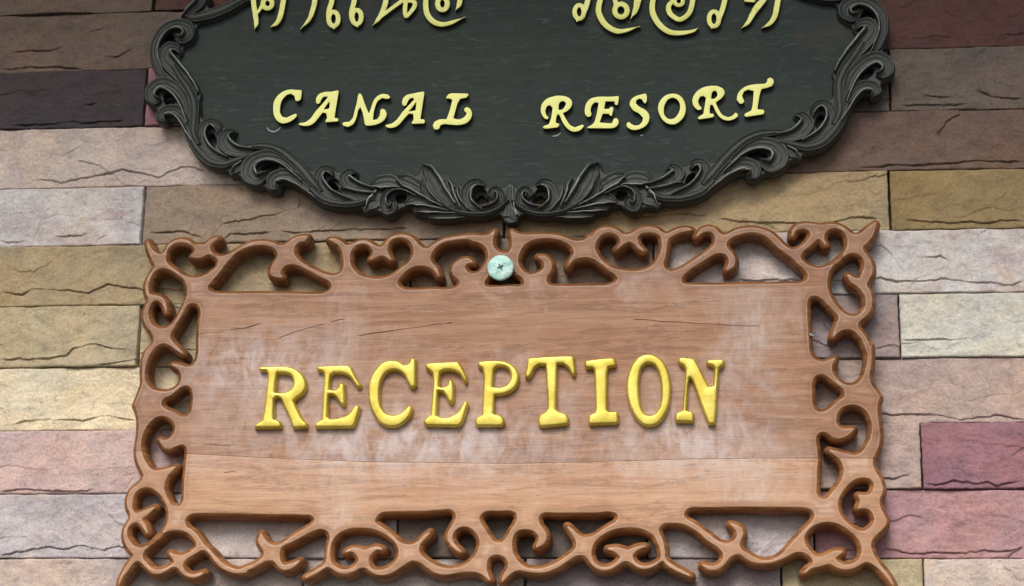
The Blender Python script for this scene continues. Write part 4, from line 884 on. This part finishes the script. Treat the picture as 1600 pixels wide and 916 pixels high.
RIB = [  # name, crop, spine points, half widths (crop pixels), base height factor
 ('stem', 'O1', [(1300, -50), (1080, 60), (900, 130), (740, 165), (640, 140)], [40, 62, 62, 50, 15], 0.8),
 ('scroll', 'O1', [(620, 175), (720, 90), (800, 20), (840, -70)], [20, 40, 45, 45], 1.0),
 ('scroll', 'O1', [(430, 800), (370, 690), (330, 560), (345, 420), (430, 290), (560, 230), (670, 260), (690, 340), (630, 400), (570, 385), (550, 345)], [22, 35, 40, 45, 50, 52, 58, 52, 40, 25, 10], 1.0),
 ('scroll', 'O1', [(760, 960), (690, 860), (600, 760), (500, 650), (440, 560), (470, 480), (545, 475), (592, 525)], [35, 50, 65, 72, 68, 58, 45, 15], 0.95),
 ('stem', 'O2', [(520, 60), (600, 190), (690, 320), (745, 460), (745, 620), (740, 760), (790, 890)], [35, 45, 50, 52, 50, 48, 36], 0.8),
 ('scroll', 'O2', [(700, 660), (665, 520), (610, 380), (510, 280), (400, 245), (315, 295), (288, 380), (335, 430), (400, 420)], [28, 40, 55, 60, 60, 60, 52, 40, 12], 1.0),
 ('scroll', 'O2', [(750, 840), (690, 720), (620, 590), (530, 525), (440, 535), (398, 590), (435, 645)], [30, 42, 50, 50, 50, 45, 12], 0.95),
 ('stem', 'O3', [(190, 130), (220, 240), (270, 340), (350, 450), (450, 535), (580, 560), (700, 525), (850, 470)], [28, 38, 45, 50, 45, 40, 36, 25], 0.75),
 ('scroll', 'O3', [(620, 520), (480, 470), (380, 380), (345, 260), (385, 155), (460, 120), (522, 170), (538, 245)], [32, 48, 55, 50, 45, 40, 32, 12], 1.0),
 ('leaf', 'O3', [(880, 425), (750, 432), (640, 390), (585, 310), (618, 235), (700, 212)], [30, 50, 62, 62, 45, 12], 0.95),
 ('stem', 'O3', [(760, 392), (900, 372), (1050, 378), (1180, 425), (1300, 515), (1400, 615), (1500, 730), (1600, 850)], [25, 34, 45, 50, 54, 58, 55, 30], 0.8),
 ('scroll', 'O3', [(1420, 720), (1300, 590), (1190, 505), (1050, 470), (920, 500), (848, 580), (855, 670), (930, 725), (1005, 690), (1045, 645)], [25, 42, 50, 55, 62, 70, 70, 52, 35, 10], 1.0),
 ('scroll', 'O3', [(1570, 900), (1430, 770), (1300, 685), (1190, 668), (1105, 710), (1095, 780), (1155, 805)], [25, 45, 58, 60, 60, 48, 14], 0.95),
 ('leaf', 'O3', [(790, 550), (720, 605), (662, 648)], [32, 36, 14], 0.6),
 ('scroll', 'O4', [(960, 612), (790, 560), (675, 470), (640, 370), (680, 290), (745, 285), (795, 345)], [25, 42, 55, 50, 45, 40, 12], 1.0),
 ('leaf', 'O4', [(1230, 505), (1090, 482), (965, 432), (915, 372), (955, 318), (1035, 318)], [28, 42, 58, 56, 42, 10], 0.95),
 ('leaf', 'O4', [(1240, 560), (1060, 560), (945, 530), (858, 488)], [32, 46, 42, 12], 0.85),
 ('stem', 'O4', [(560, 480), (640, 560), (740, 612), (900, 640), (1080, 622), (1220, 560)], [32, 42, 40, 34, 33, 26], 0.75),
 ('leaf', 'O5', [(225, 530), (150, 620), (65, 702)], [55, 60, 16], 0.6),
 ('leaf', 'O5', [(440, 445), (320, 402), (220, 412), (105, 452)], [30, 66, 66, 14], 0.8),
 ('leaf', 'O5', [(880, 650), (750, 565), (630, 475), (500, 400), (388, 370)], [22, 42, 58, 66, 24], 0.9),
 ('scroll', 'O5', [(600, 545), (470, 482), (360, 482), (275, 545), (252, 640), (290, 712), (352, 692), (362, 632), (318, 608)], [16, 22, 26, 28, 34, 40, 34, 28, 14], 1.15),
 ('leaf', 'O5', [(980, 670), (870, 565), (775, 425), (722, 322), (655, 230)], [36, 66, 78, 62, 10], 1.0),
 ('leaf', 'O5', [(1030, 695), (955, 580), (912, 470), (905, 380)], [30, 46, 56, 24], 0.85),
 ('leaf', 'O5', [(1120, 710), (1025, 620), (990, 530), (1020, 455)], [22, 34, 40, 16], 0.9),
 ('leaf', 'O5', [(830, 650), (725, 565), (672, 475), (660, 385)], [22, 34, 40, 16], 1.05),
 ('scroll', 'O5', [(1270, 722), (1145, 645), (1112, 540), (1150, 452), (1235, 420), (1310, 452)], [25, 42, 54, 50, 40, 12], 1.0),
 ('scroll', 'O5', [(1240, 712), (1380, 690), (1470, 620), (1480, 540), (1425, 490), (1370, 530), (1405, 582)], [30, 38, 34, 34, 30, 30, 18], 1.1),
 ('leaf', 'O5', [(930, 690), (750, 625), (600, 592), (468, 645)], [18, 44, 62, 16], 0.7),
 ('leaf', 'O5', [(1020, 720), (860, 700), (720, 690), (578, 712)], [14, 30, 40, 12], 0.6),
 ('leaf', 'O5', [(1100, 760), (960, 765), (850, 765), (730, 777)], [10, 22, 25, 8], 0.5),
 ('stem', 'O5', [(840, 630), (1000, 710), (1150, 742), (1300, 742), (1450, 692), (1560, 600)], [16, 24, 26, 26, 22, 14], 0.95),
 ('leaf', 'O6', [(505, 452), (505, 560), (505, 660), (512, 760)], [26, 30, 40, 62], 0.55),
 ('leaf', 'O6', [(500, 690), (525, 740), (560, 800)], [30, 34, 12], 0.45),
]
EYES = [('O1', 470, 385, 75, 62, 40), ('O2', 485, 395, 72, 42, 35), ('O2', 520, 690, 60, 55, 0), ('O3', 455, 305, 42, 72, -8), ('O3', 1060, 588, 92, 46, -12), ('O3', 1250, 830, 60, 36, 30),
        ('O4', 785, 465, 52, 80, -22), ('O5', 425, 580, 52, 42, 0), ('O5', 1272, 590, 50, 60, 0)]
PROF = [(-1.0, 0.0), (-1.0, 0.62), (-0.98, 0.92), (-0.91, 1.0), (-0.80, 0.97), (-0.71, 0.62), (-0.60, 0.40), (-0.45, 0.33), (-0.20, 0.30), (0.05, 0.33), (0.14, 0.40), (0.20, 0.33), (0.45, 0.34), (0.72, 0.44), (0.84, 0.50), (0.94, 0.40), (1.0, 0.18), (1.0, 0.0)]
SPROF = [(-1.0, 0.0), (-1.0, 0.30), (-0.96, 0.58), (-0.88, 0.66), (-0.76, 0.60), (-0.5, 0.74), (-0.2, 0.82), (0.1, 0.82), (0.4, 0.74), (0.70, 0.56), (0.80, 0.60), (0.90, 0.66), (0.97, 0.5), (1.0, 0.25), (1.0, 0.0)]

Uf = np.full((fo.ny, fo.nx), -12.0)
frame_ribs = []
for mir in (False, True):
    if mir: RIB = RIB[:-2]
    for name, crop, pts, ws, hf in RIB:
        if mir and hf == 0.35: continue
        ox, oy, s = CR[crop]
        P = np.array([(ox + a / s, oy + b / s) for a, b in pts]); w = np.array(ws) / s
        n = 10 + 6 * len(P)
        P, w = smooth_open(P, w * (1.0 if name == 'stem' else 1.30), n)
        if mir:
            P = mirror(P); w = w * 1.02
        frame_ribs.append((name, P, w, hf, mir))
fp = []
for name, P, w, hf, mir in frame_ribs:
    M = to_mm(P, ZR - 0.004); wm = w * MMPX
    Uf = np.maximum(Uf, fo.strokes([(M[::2], wm[::2] * 0.93)]))
    fp.append((name, M, wm, hf))
# the part of the border above the picture: plain ground following the oval
tm = to_mm(top, ZB); Uf = np.maximum(Uf, fo.strokes([(smooth_open(tm, np.full(len(tm), 26.0), 90)[0], np.full(90, 24.0))]))
Dc = np.full(Uf.shape, 14.0); Ic = np.zeros(Uf.shape, bool)
for lp in contours(fo, Uf, -9.0, 3.0):
    np.minimum(Dc, fo.dist(lp, True, 14.0), out=Dc); Ic ^= fo.inside(lp)
Df = np.where(Ic, Dc, -Dc) - 6.2
Dbk = Df.copy()
for crop, ex, ey, rx, ry, an in EYES:
    ox, oy, s = CR[crop]; t = np.linspace(0, 2 * math.pi, 22)[:-1]; a = math.radians(an)
    E_ = np.c_[ox + (ex + rx * np.cos(t) * math.cos(a) - ry * np.sin(t) * math.sin(a)) / s, oy + (ey + rx * np.cos(t) * math.sin(a) + ry * np.sin(t) * math.cos(a)) / s]
    for Q in (E_, mirror(E_)):
        ey_ = -fo.poly(to_mm(Q, ZR - 0.006)); Df = np.minimum(Df, ey_); DP = np.minimum(DP, ey_)
relief('panel', fo, DP, [(0.0, ZP), (8.0, ZP)], Z0, [M_PANEL], oval, 8.0)
frame = relief('border', fo, Df, [(0.0, 0.026), (0.8, 0.0285), (2.2, 0.030), (8, 0.030)], 0.012, [M_FRAME], oval, 4.0)
relief('backing', fo, Dbk, [(0.0, 0.0125), (1.5, 0.0135)], Z0, [M_FRAME], frame, 4.0)

def ribbon(name, M, wm, hf, seed):
    d = np.gradient(M, axis=0); d /= np.linalg.norm(d, axis=1)[:, None] + 1e-9
    nrm = np.c_[-d[:, 1], d[:, 0]]
    ang = np.unwrap(np.arctan2(d[:, 1], d[:, 0])); turn = ang[-1] - ang[0]
    if turn > 0: nrm = -nrm                                   # profile's u = -1 lies on the convex side
    prof = SPROF if name == 'stem' else PROF
    U = np.array([p[0] for p in prof]); Hh = np.array([p[1] for p in prof])
    n, m = len(M), len(prof); sgn = -1
    k = np.linspace(0, 1, n)
    amp = (ZR - ZB) * hf * (0.55 + 0.45 * np.clip(wm / 6.0, 0, 1)) * (0.80 + 0.20 * k)
    amp = amp * (1 + 0.06 * fbm(k * 6, k * 0 + seed, seed, 2))
    cut_ = 1 + 0.05 * fbm(k[:, None] * 9 + 0 * U[None], U[None] * 2 + seed, seed + 1, 2)
    off = nrm[:, None, :] * (U[None, :, None] * sgn * -1) * wm[:, None, None]
    XZ = M[:, None, :] - off * -1
    zz = ZB - 0.001 + amp[:, None] * Hh[None, :] * np.where(Hh[None, :] > 0.05, cut_, 1)
    zz[:, 0] = 0.016; zz[:, -1] = 0.016
    V = np.stack([XZ[..., 0] / 1000, -zz, XZ[..., 1] / 1000], -1)
    wear_glint = np.zeros((n, m)); hi = np.argmax(Hh); wear_glint[:, hi] = 1.0; wear_glint[:, hi - 1] = 0.9; wear_glint[:, hi + 1] = 0.9
    if name == 'stem': wear_glint[:] = 0; wear_glint[:, 3] = wear_glint[:, -4] = 0.5
    for j in range(2, m - 2):
        if Hh[j] > Hh[j - 1] and Hh[j] > Hh[j + 1] and j != hi and name != 'stem': wear_glint[:, j] = 0.5
    V = V.reshape(-1, 3)
    ids = np.arange(n * m).reshape(n, m)
    Q = np.stack([ids[:-1, :-1], ids[1:, :-1], ids[1:, 1:], ids[:-1, 1:]], -1).reshape(-1, 4)
    a, b, c = V[Q[:, 0]], V[Q[:, 1]], V[Q[:, 2]]
    nn = np.cross(b - a, c - a)[:, 1].sum()
    if nn > 0: Q = Q[:, ::-1]
    caps = [tuple(ids[0, ::-1].tolist()), tuple(ids[-1].tolist())]
    if nn > 0: caps = [c_[::-1] for c_ in caps]
    return mesh_obj(name, V, [tuple(q) for q in Q.tolist()] + caps, M_FRAME, frame, True, 60, None, {'wear_glint': wear_glint.ravel(), 'rim': np.zeros(n * m)})
for k, (name, M, wm, hf) in enumerate(fp):
    ribbon(name, M, wm, hf * (1 + 0.02 * (k % 3)), 40 + k)

# lettering: pale gold faces with the shadow outline painted into dark sides
FLAT = [(0.5, 0.0090), (0.7, 0.0095), (1.0, 0.0096)]
CAP = [
 ('C', [('C1', [(130, 480), (140, 390), (190, 310), (260, 260), (340, 235), (420, 240), (492, 243, 1), (495, 285), (482, 370), (440, 392), (408, 380), (398, 325), (360, 297), (305, 310), (252, 370), (225, 460), (225, 530), (252, 578), (300, 588), (360, 560), (412, 538), (437, 550), (430, 582), (370, 632), (300, 662), (240, 667), (180, 632), (140, 560)])], []),
 ('A', [('C1', [(665, 405), (668, 345), (705, 295), (770, 268), (860, 262), (942, 246, 1), (958, 262), (905, 590), (945, 596), (957, 622), (940, 643), (790, 653), (780, 635), (805, 590), (793, 540), (755, 532), (700, 600), (640, 667), (580, 695), (500, 697), (445, 680), (460, 655), (530, 646), (590, 606), (650, 525), (720, 445), (790, 365), (812, 332), (770, 333), (740, 365), (725, 410), (690, 427)])],
  [[('C1', [(838, 395, 1), (832, 472, 1), (772, 488, 1), (800, 445)])]]),
 ('N', [('C1', [(990, 662), (1020, 645), (1080, 640), (1120, 600), (1150, 500), (1180, 380), (1195, 300), (1217, 280), (1240, 300), (1290, 430), (1330, 530, 1), (1350, 480), (1380, 390), (1430, 322), (1500, 290), (1570, 298), (1602, 330), (1590, 357), (1555, 362), (1500, 350), (1450, 382), (1402, 500), (1386, 618), (1430, 608), (1463, 560), (1468, 500), (1495, 473), (1537, 490), (1557, 540), (1542, 600), (1490, 652), (1400, 687), (1300, 697, 1), (1280, 680), (1250, 540), (1225, 470), (1205, 490), (1180, 590), (1130, 682), (1070, 712), (1010, 697)])], []),
 ('A', [('C2', [(460, 412), (470, 350), (520, 305), (600, 285), (732, 260, 1), (750, 280), (700, 605), (745, 613), (757, 640), (745, 667), (590, 674), (580, 655), (605, 610), (600, 550), (552, 545), (490, 612), (430, 682), (370, 717), (300, 724), (253, 702), (258, 678), (340, 658), (400, 608), (470, 515), (540, 440), (610, 365), (600, 347), (562, 360), (540, 395), (520, 442), (480, 452)])],
  [[('C2', [(640, 405, 1), (630, 497, 1), (556, 512, 1), (600, 460)])]]),
 ('L', [('C2', [(1010, 340), (1040, 300), (1070, 285), (1290, 286), (1302, 310), (1270, 347), (1200, 357), (1170, 400), (1112, 598), (1180, 608), (1240, 580), (1270, 540), (1240, 510), (1238, 475), (1275, 453), (1317, 475), (1342, 530), (1332, 600), (1272, 662), (1180, 687), (1060, 682), (980, 677), (947, 692), (937, 727), (905, 747), (863, 737), (843, 690), (868, 640), (930, 610), (1018, 606), (1050, 520), (1090, 372), (1060, 357), (1020, 357)])], []),
 ('R', [('C3', [(115, 480), (130, 420), (180, 360), (260, 325), (350, 312), (440, 325), (497, 360), (517, 410), (502, 460), (452, 512), (402, 537), (440, 610), (500, 688), (550, 708), (600, 688), (642, 673), (667, 690), (640, 732), (580, 767), (510, 767), (440, 722), (390, 652), (350, 562), (330, 552), (316, 600), (312, 653), (352, 663), (357, 690), (330, 717), (170, 732), (137, 720), (150, 698), (218, 668), (243, 600), (262, 470), (235, 440), (200, 450), (182, 500), (195, 560), (222, 585), (210, 617), (170, 612), (130, 560)])],
  [[('C3', [(352, 420), (372, 395), (405, 388), (430, 412), (418, 450), (380, 488), (345, 490)])]]),
 ('E', [('C3', [(665, 500), (680, 420), (740, 350), (820, 328), (1000, 325), (1097, 316, 1), (1100, 345), (1087, 432), (1060, 442), (1038, 420), (1042, 392), (932, 392), (917, 478), (970, 478), (990, 453), (1025, 453), (1032, 480), (1012, 572), (990, 577), (968, 547), (897, 547), (862, 648), (1000, 660), (1015, 640), (1030, 598), (1065, 590), (1097, 620), (1092, 672), (1050, 717), (1010, 727), (700, 727), (698, 710), (778, 655), (808, 570), (838, 412), (800, 402), (767, 432), (747, 500), (757, 555), (742, 582), (700, 587), (670, 550)])], []),
 ('S', [('C3', [(1223, 430), (1240, 370), (1300, 320), (1370, 298), (1432, 283, 1), (1447, 310), (1447, 390), (1430, 422), (1400, 402), (1383, 367), (1350, 357), (1317, 380), (1312, 410), (1350, 448), (1430, 493), (1477, 550), (1482, 610), (1440, 692), (1360, 737), (1280, 750), (1208, 722), (1183, 690), (1195, 653), (1225, 638), (1252, 665), (1300, 688), (1350, 678), (1383, 640), (1393, 597), (1350, 547), (1270, 502)])], []),
 ('O', [('C4', [(230, 288), (300, 293), (362, 330), (402, 400), (417, 480), (402, 560), (350, 632), (280, 677), (210, 677), (140, 642), (88, 570), (63, 500), (68, 420), (110, 350), (170, 303)])], [[('C4', [(250, 347), (298, 367), (333, 420), (333, 490), (308, 550), (260, 598), (200, 603), (152, 560), (142, 490), (162, 410), (202, 362)])]]),
 ('R', [('C4', [(490, 370), (510, 310), (560, 250), (640, 205), (740, 188), (830, 198), (887, 235), (902, 280), (882, 330), (822, 382), (792, 402), (820, 470), (880, 558), (940, 583), (1000, 558), (1030, 523), (1067, 540), (1067, 580), (1000, 622), (930, 632), (850, 602), (790, 532), (750, 442), (725, 432), (716, 480), (717, 538), (760, 538), (772, 570), (750, 592), (580, 617), (553, 600), (570, 578), (628, 543), (638, 480), (660, 345), (632, 322), (592, 335), (572, 385), (590, 440), (617, 465), (605, 497), (560, 502), (510, 452)])],
  [[('C4', [(742, 285), (762, 260), (788, 262), (803, 292), (792, 332), (760, 353), (733, 352)])]]),
 ('T', [('C4', [(1043, 370), (1060, 290), (1110, 230), (1180, 190), (1260, 172), (1400, 163), (1423, 140), (1428, 105), (1465, 86), (1507, 105), (1517, 150), (1490, 202), (1430, 222), (1362, 237), (1342, 300), (1312, 483), (1385, 488), (1402, 515), (1385, 552), (1160, 587), (1138, 565), (1150, 538), (1228, 498), (1240, 450), (1258, 262), (1190, 245), (1142, 272), (1122, 320), (1140, 365), (1152, 390), (1120, 422), (1085, 422)])], []),
]
for ch, o_, h_ in CAP:
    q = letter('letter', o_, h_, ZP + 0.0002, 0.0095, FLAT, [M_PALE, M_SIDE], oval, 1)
    q['label'] = 'pale yellow capital letter ' + ch

def ellipse(crop, cx, cy, rx, ry, w, a0=0, a1=360, n=14):
    return (crop, [(cx + rx * math.cos(math.radians(t)), cy + ry * math.sin(math.radians(t)), w) for t in np.linspace(a0, a1, n)])
THAI = [
 [('H1', [(128, -60, 36), (132, 60, 38), (152, 190, 38), (162, 290, 34), (140, 362, 6)]), ('H1', [(175, 165, 22), (235, 70, 30), (270, 0, 28)]), ellipse('H1', 303, 42, 58, 62, 36),
  ('H1', [(128, -60, 36), (170, -300, 38), (300, -400, 38), (440, -340, 38), (515, -140, 40), (492, 60, 40), (462, 200, 40), (420, 285, 34), (338, 338, 8)])],
 [('H1', [(780, -330, 24), (850, -380, 34), (915, -300, 38), (895, 0, 40), (862, 140, 38), (820, 245, 30), (708, 368, 5)])],
 [('H1', [(1130, -400, 38), (1115, -100, 40), (1105, 20, 40), (1066, 150, 36), (1070, 240, 36)]), ellipse('H1', 1128, 235, 60, 88, 36), ('H1', [(1100, 320, 30), (1136, 352, 18)])],
 [('H1', [(1410, -400, 38), (1395, -100, 40), (1385, 20, 40), (1350, 150, 34), (1355, 230, 34)]), ellipse('H1', 1418, 212, 58, 88, 36), ('H1', [(1390, 290, 30), (1425, 328, 18)])],
 [('H2', [(250, -330, 34), (330, -300, 40), (348, -60, 40), (325, 80, 40), (260, 220, 34), (172, 322, 5)]), ('H2', [(260, 232, 20), (380, 130, 30), (540, 12, 32)]),
  ('H2', [(600, -300, 34), (600, -40, 34), (582, 90, 34), (590, 200, 30), (640, 165, 30), (705, 70, 34), (680, 10, 34), (590, 10, 34)])],
 [('H2', [(870, -300, 34), (845, -60, 38), (842, 70, 40), (860, 175, 40), (930, 265, 40), (1035, 303, 38), (1150, 285, 32), (1338, 210, 5)]), ellipse('H2', 1050, 45, 62, 78, 38),
  ('H2', [(870, -300, 34), (1000, -380, 36), (1180, -340, 40), (1270, -140, 44), (1262, 40, 38), (1212, 128, 6)])],
 [ellipse('H3', 280, 148, 58, 85, 34), ('H3', [(262, 230, 32), (252, 262, 16)]), ('H3', [(330, 190, 30), (372, 60, 40), (398, -60, 38), (410, -260, 36), (330, -330, 30)])],
 [('H3', [(620, -300, 30), (560, -60, 38), (522, 90, 40), (535, 190, 42), (610, 310, 42), (740, 385, 40), (860, 380, 30), (1046, 324, 5)]), ellipse('H3', 802, 130, 78, 82, 38), ('H3', [(740, 60, 34), (720, -80, 36), (790, -240, 36), (900, -260, 36)]),
  ('H3', [(1060, -220, 40), (1015, -20, 52), (985, 120, 40), (922, 232, 6)])],
 [('H3', [(1260, -260, 30), (1215, -60, 38), (1192, 80, 40), (1210, 190, 42), (1285, 310, 42), (1400, 395, 40), (1530, 412, 36), (1690, 390, 26), (1774, 345, 5)]),
  ('H3', [(1480, -20, 30), (1400, 70, 36), (1410, 160, 38), (1480, 222, 36), (1545, 243, 36), (1640, 180, 36), (1685, 80, 38), (1700, -80, 38), (1660, -260, 38), (1500, -330, 36), (1300, -280, 30)]), ellipse('H4', 85, 15, 52, 50, 30)],
 [ellipse('H4', 525, 235, 62, 92, 34), ('H4', [(500, 318, 30), (494, 352, 14)]), ('H4', [(580, 270, 28), (632, 110, 38), (668, -40, 38), (690, -240, 36), (600, -320, 30)])],
 [('H4', [(920, 6, 22), (1020, 10, 26)]), ('H4', [(1140, -260, 36), (1150, -40, 38), (1060, 90, 44), (1000, 190, 38), (950, 280, 30), (868, 352, 6)]), ('H4', [(1150, 0, 36), (1060, 120, 30)]),
  ('H4', [(1140, -260, 36), (1260, -330, 36), (1340, -240, 40), (1330, -40, 40), (1305, 110, 40), (1285, 200, 38), (1225, 290, 32), (1122, 350, 6)])],
]
for p in THAI:
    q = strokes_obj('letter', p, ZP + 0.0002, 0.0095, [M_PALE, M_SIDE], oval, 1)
    q['label'] = 'pale yellow Thai letter'
for p in ([('PX', [(417.5, 200, 1.0), (421, 204, 1.3), (428, 206, 1.4), (434, 203.5, 1.2), (438, 199, 0.7)])], [('PX', [(864, 213, 0.9), (870, 212, 1.3), (876, 208, 0.8)])], [('PX', [(1001, 212, 0.9), (1003.5, 211.5, 1.0)])]):
    strokes_obj('glue_residue', p, ZP + 0.0001, 0.0012, [M_GLUE], oval, 0, round_=0.3, res=0.3)

# ground under the viewer, which throws light back up
gm = NT('paving'); gv = gm.coords((1, 1, 1), False)
gmat = gm.done(gm.mix(gm.ramp(gm.noise(gv, 3.0, 5), [(0.35, 0), (0.65, 1)]), (0.075, 0.07, 0.062), (0.10, 0.095, 0.085)), 0.9)
g = mesh_obj('ground', [(-60, -120, 0), (60, -120, 0), (60, 0.3, 0), (-60, 0.3, 0)], [(0, 1, 2, 3)], gmat, None, False)
tag(g, kind='structure')


# unseen eave added above the picture, sized to shade the upper courses
ez = float(at(800, 0)[1]) + 1.06
eb = box('shade_eave', (-4.0, -1.42, ez), (4.0, 0.1, ez + 0.12), M_MORTAR)
tag(eb, kind='structure')
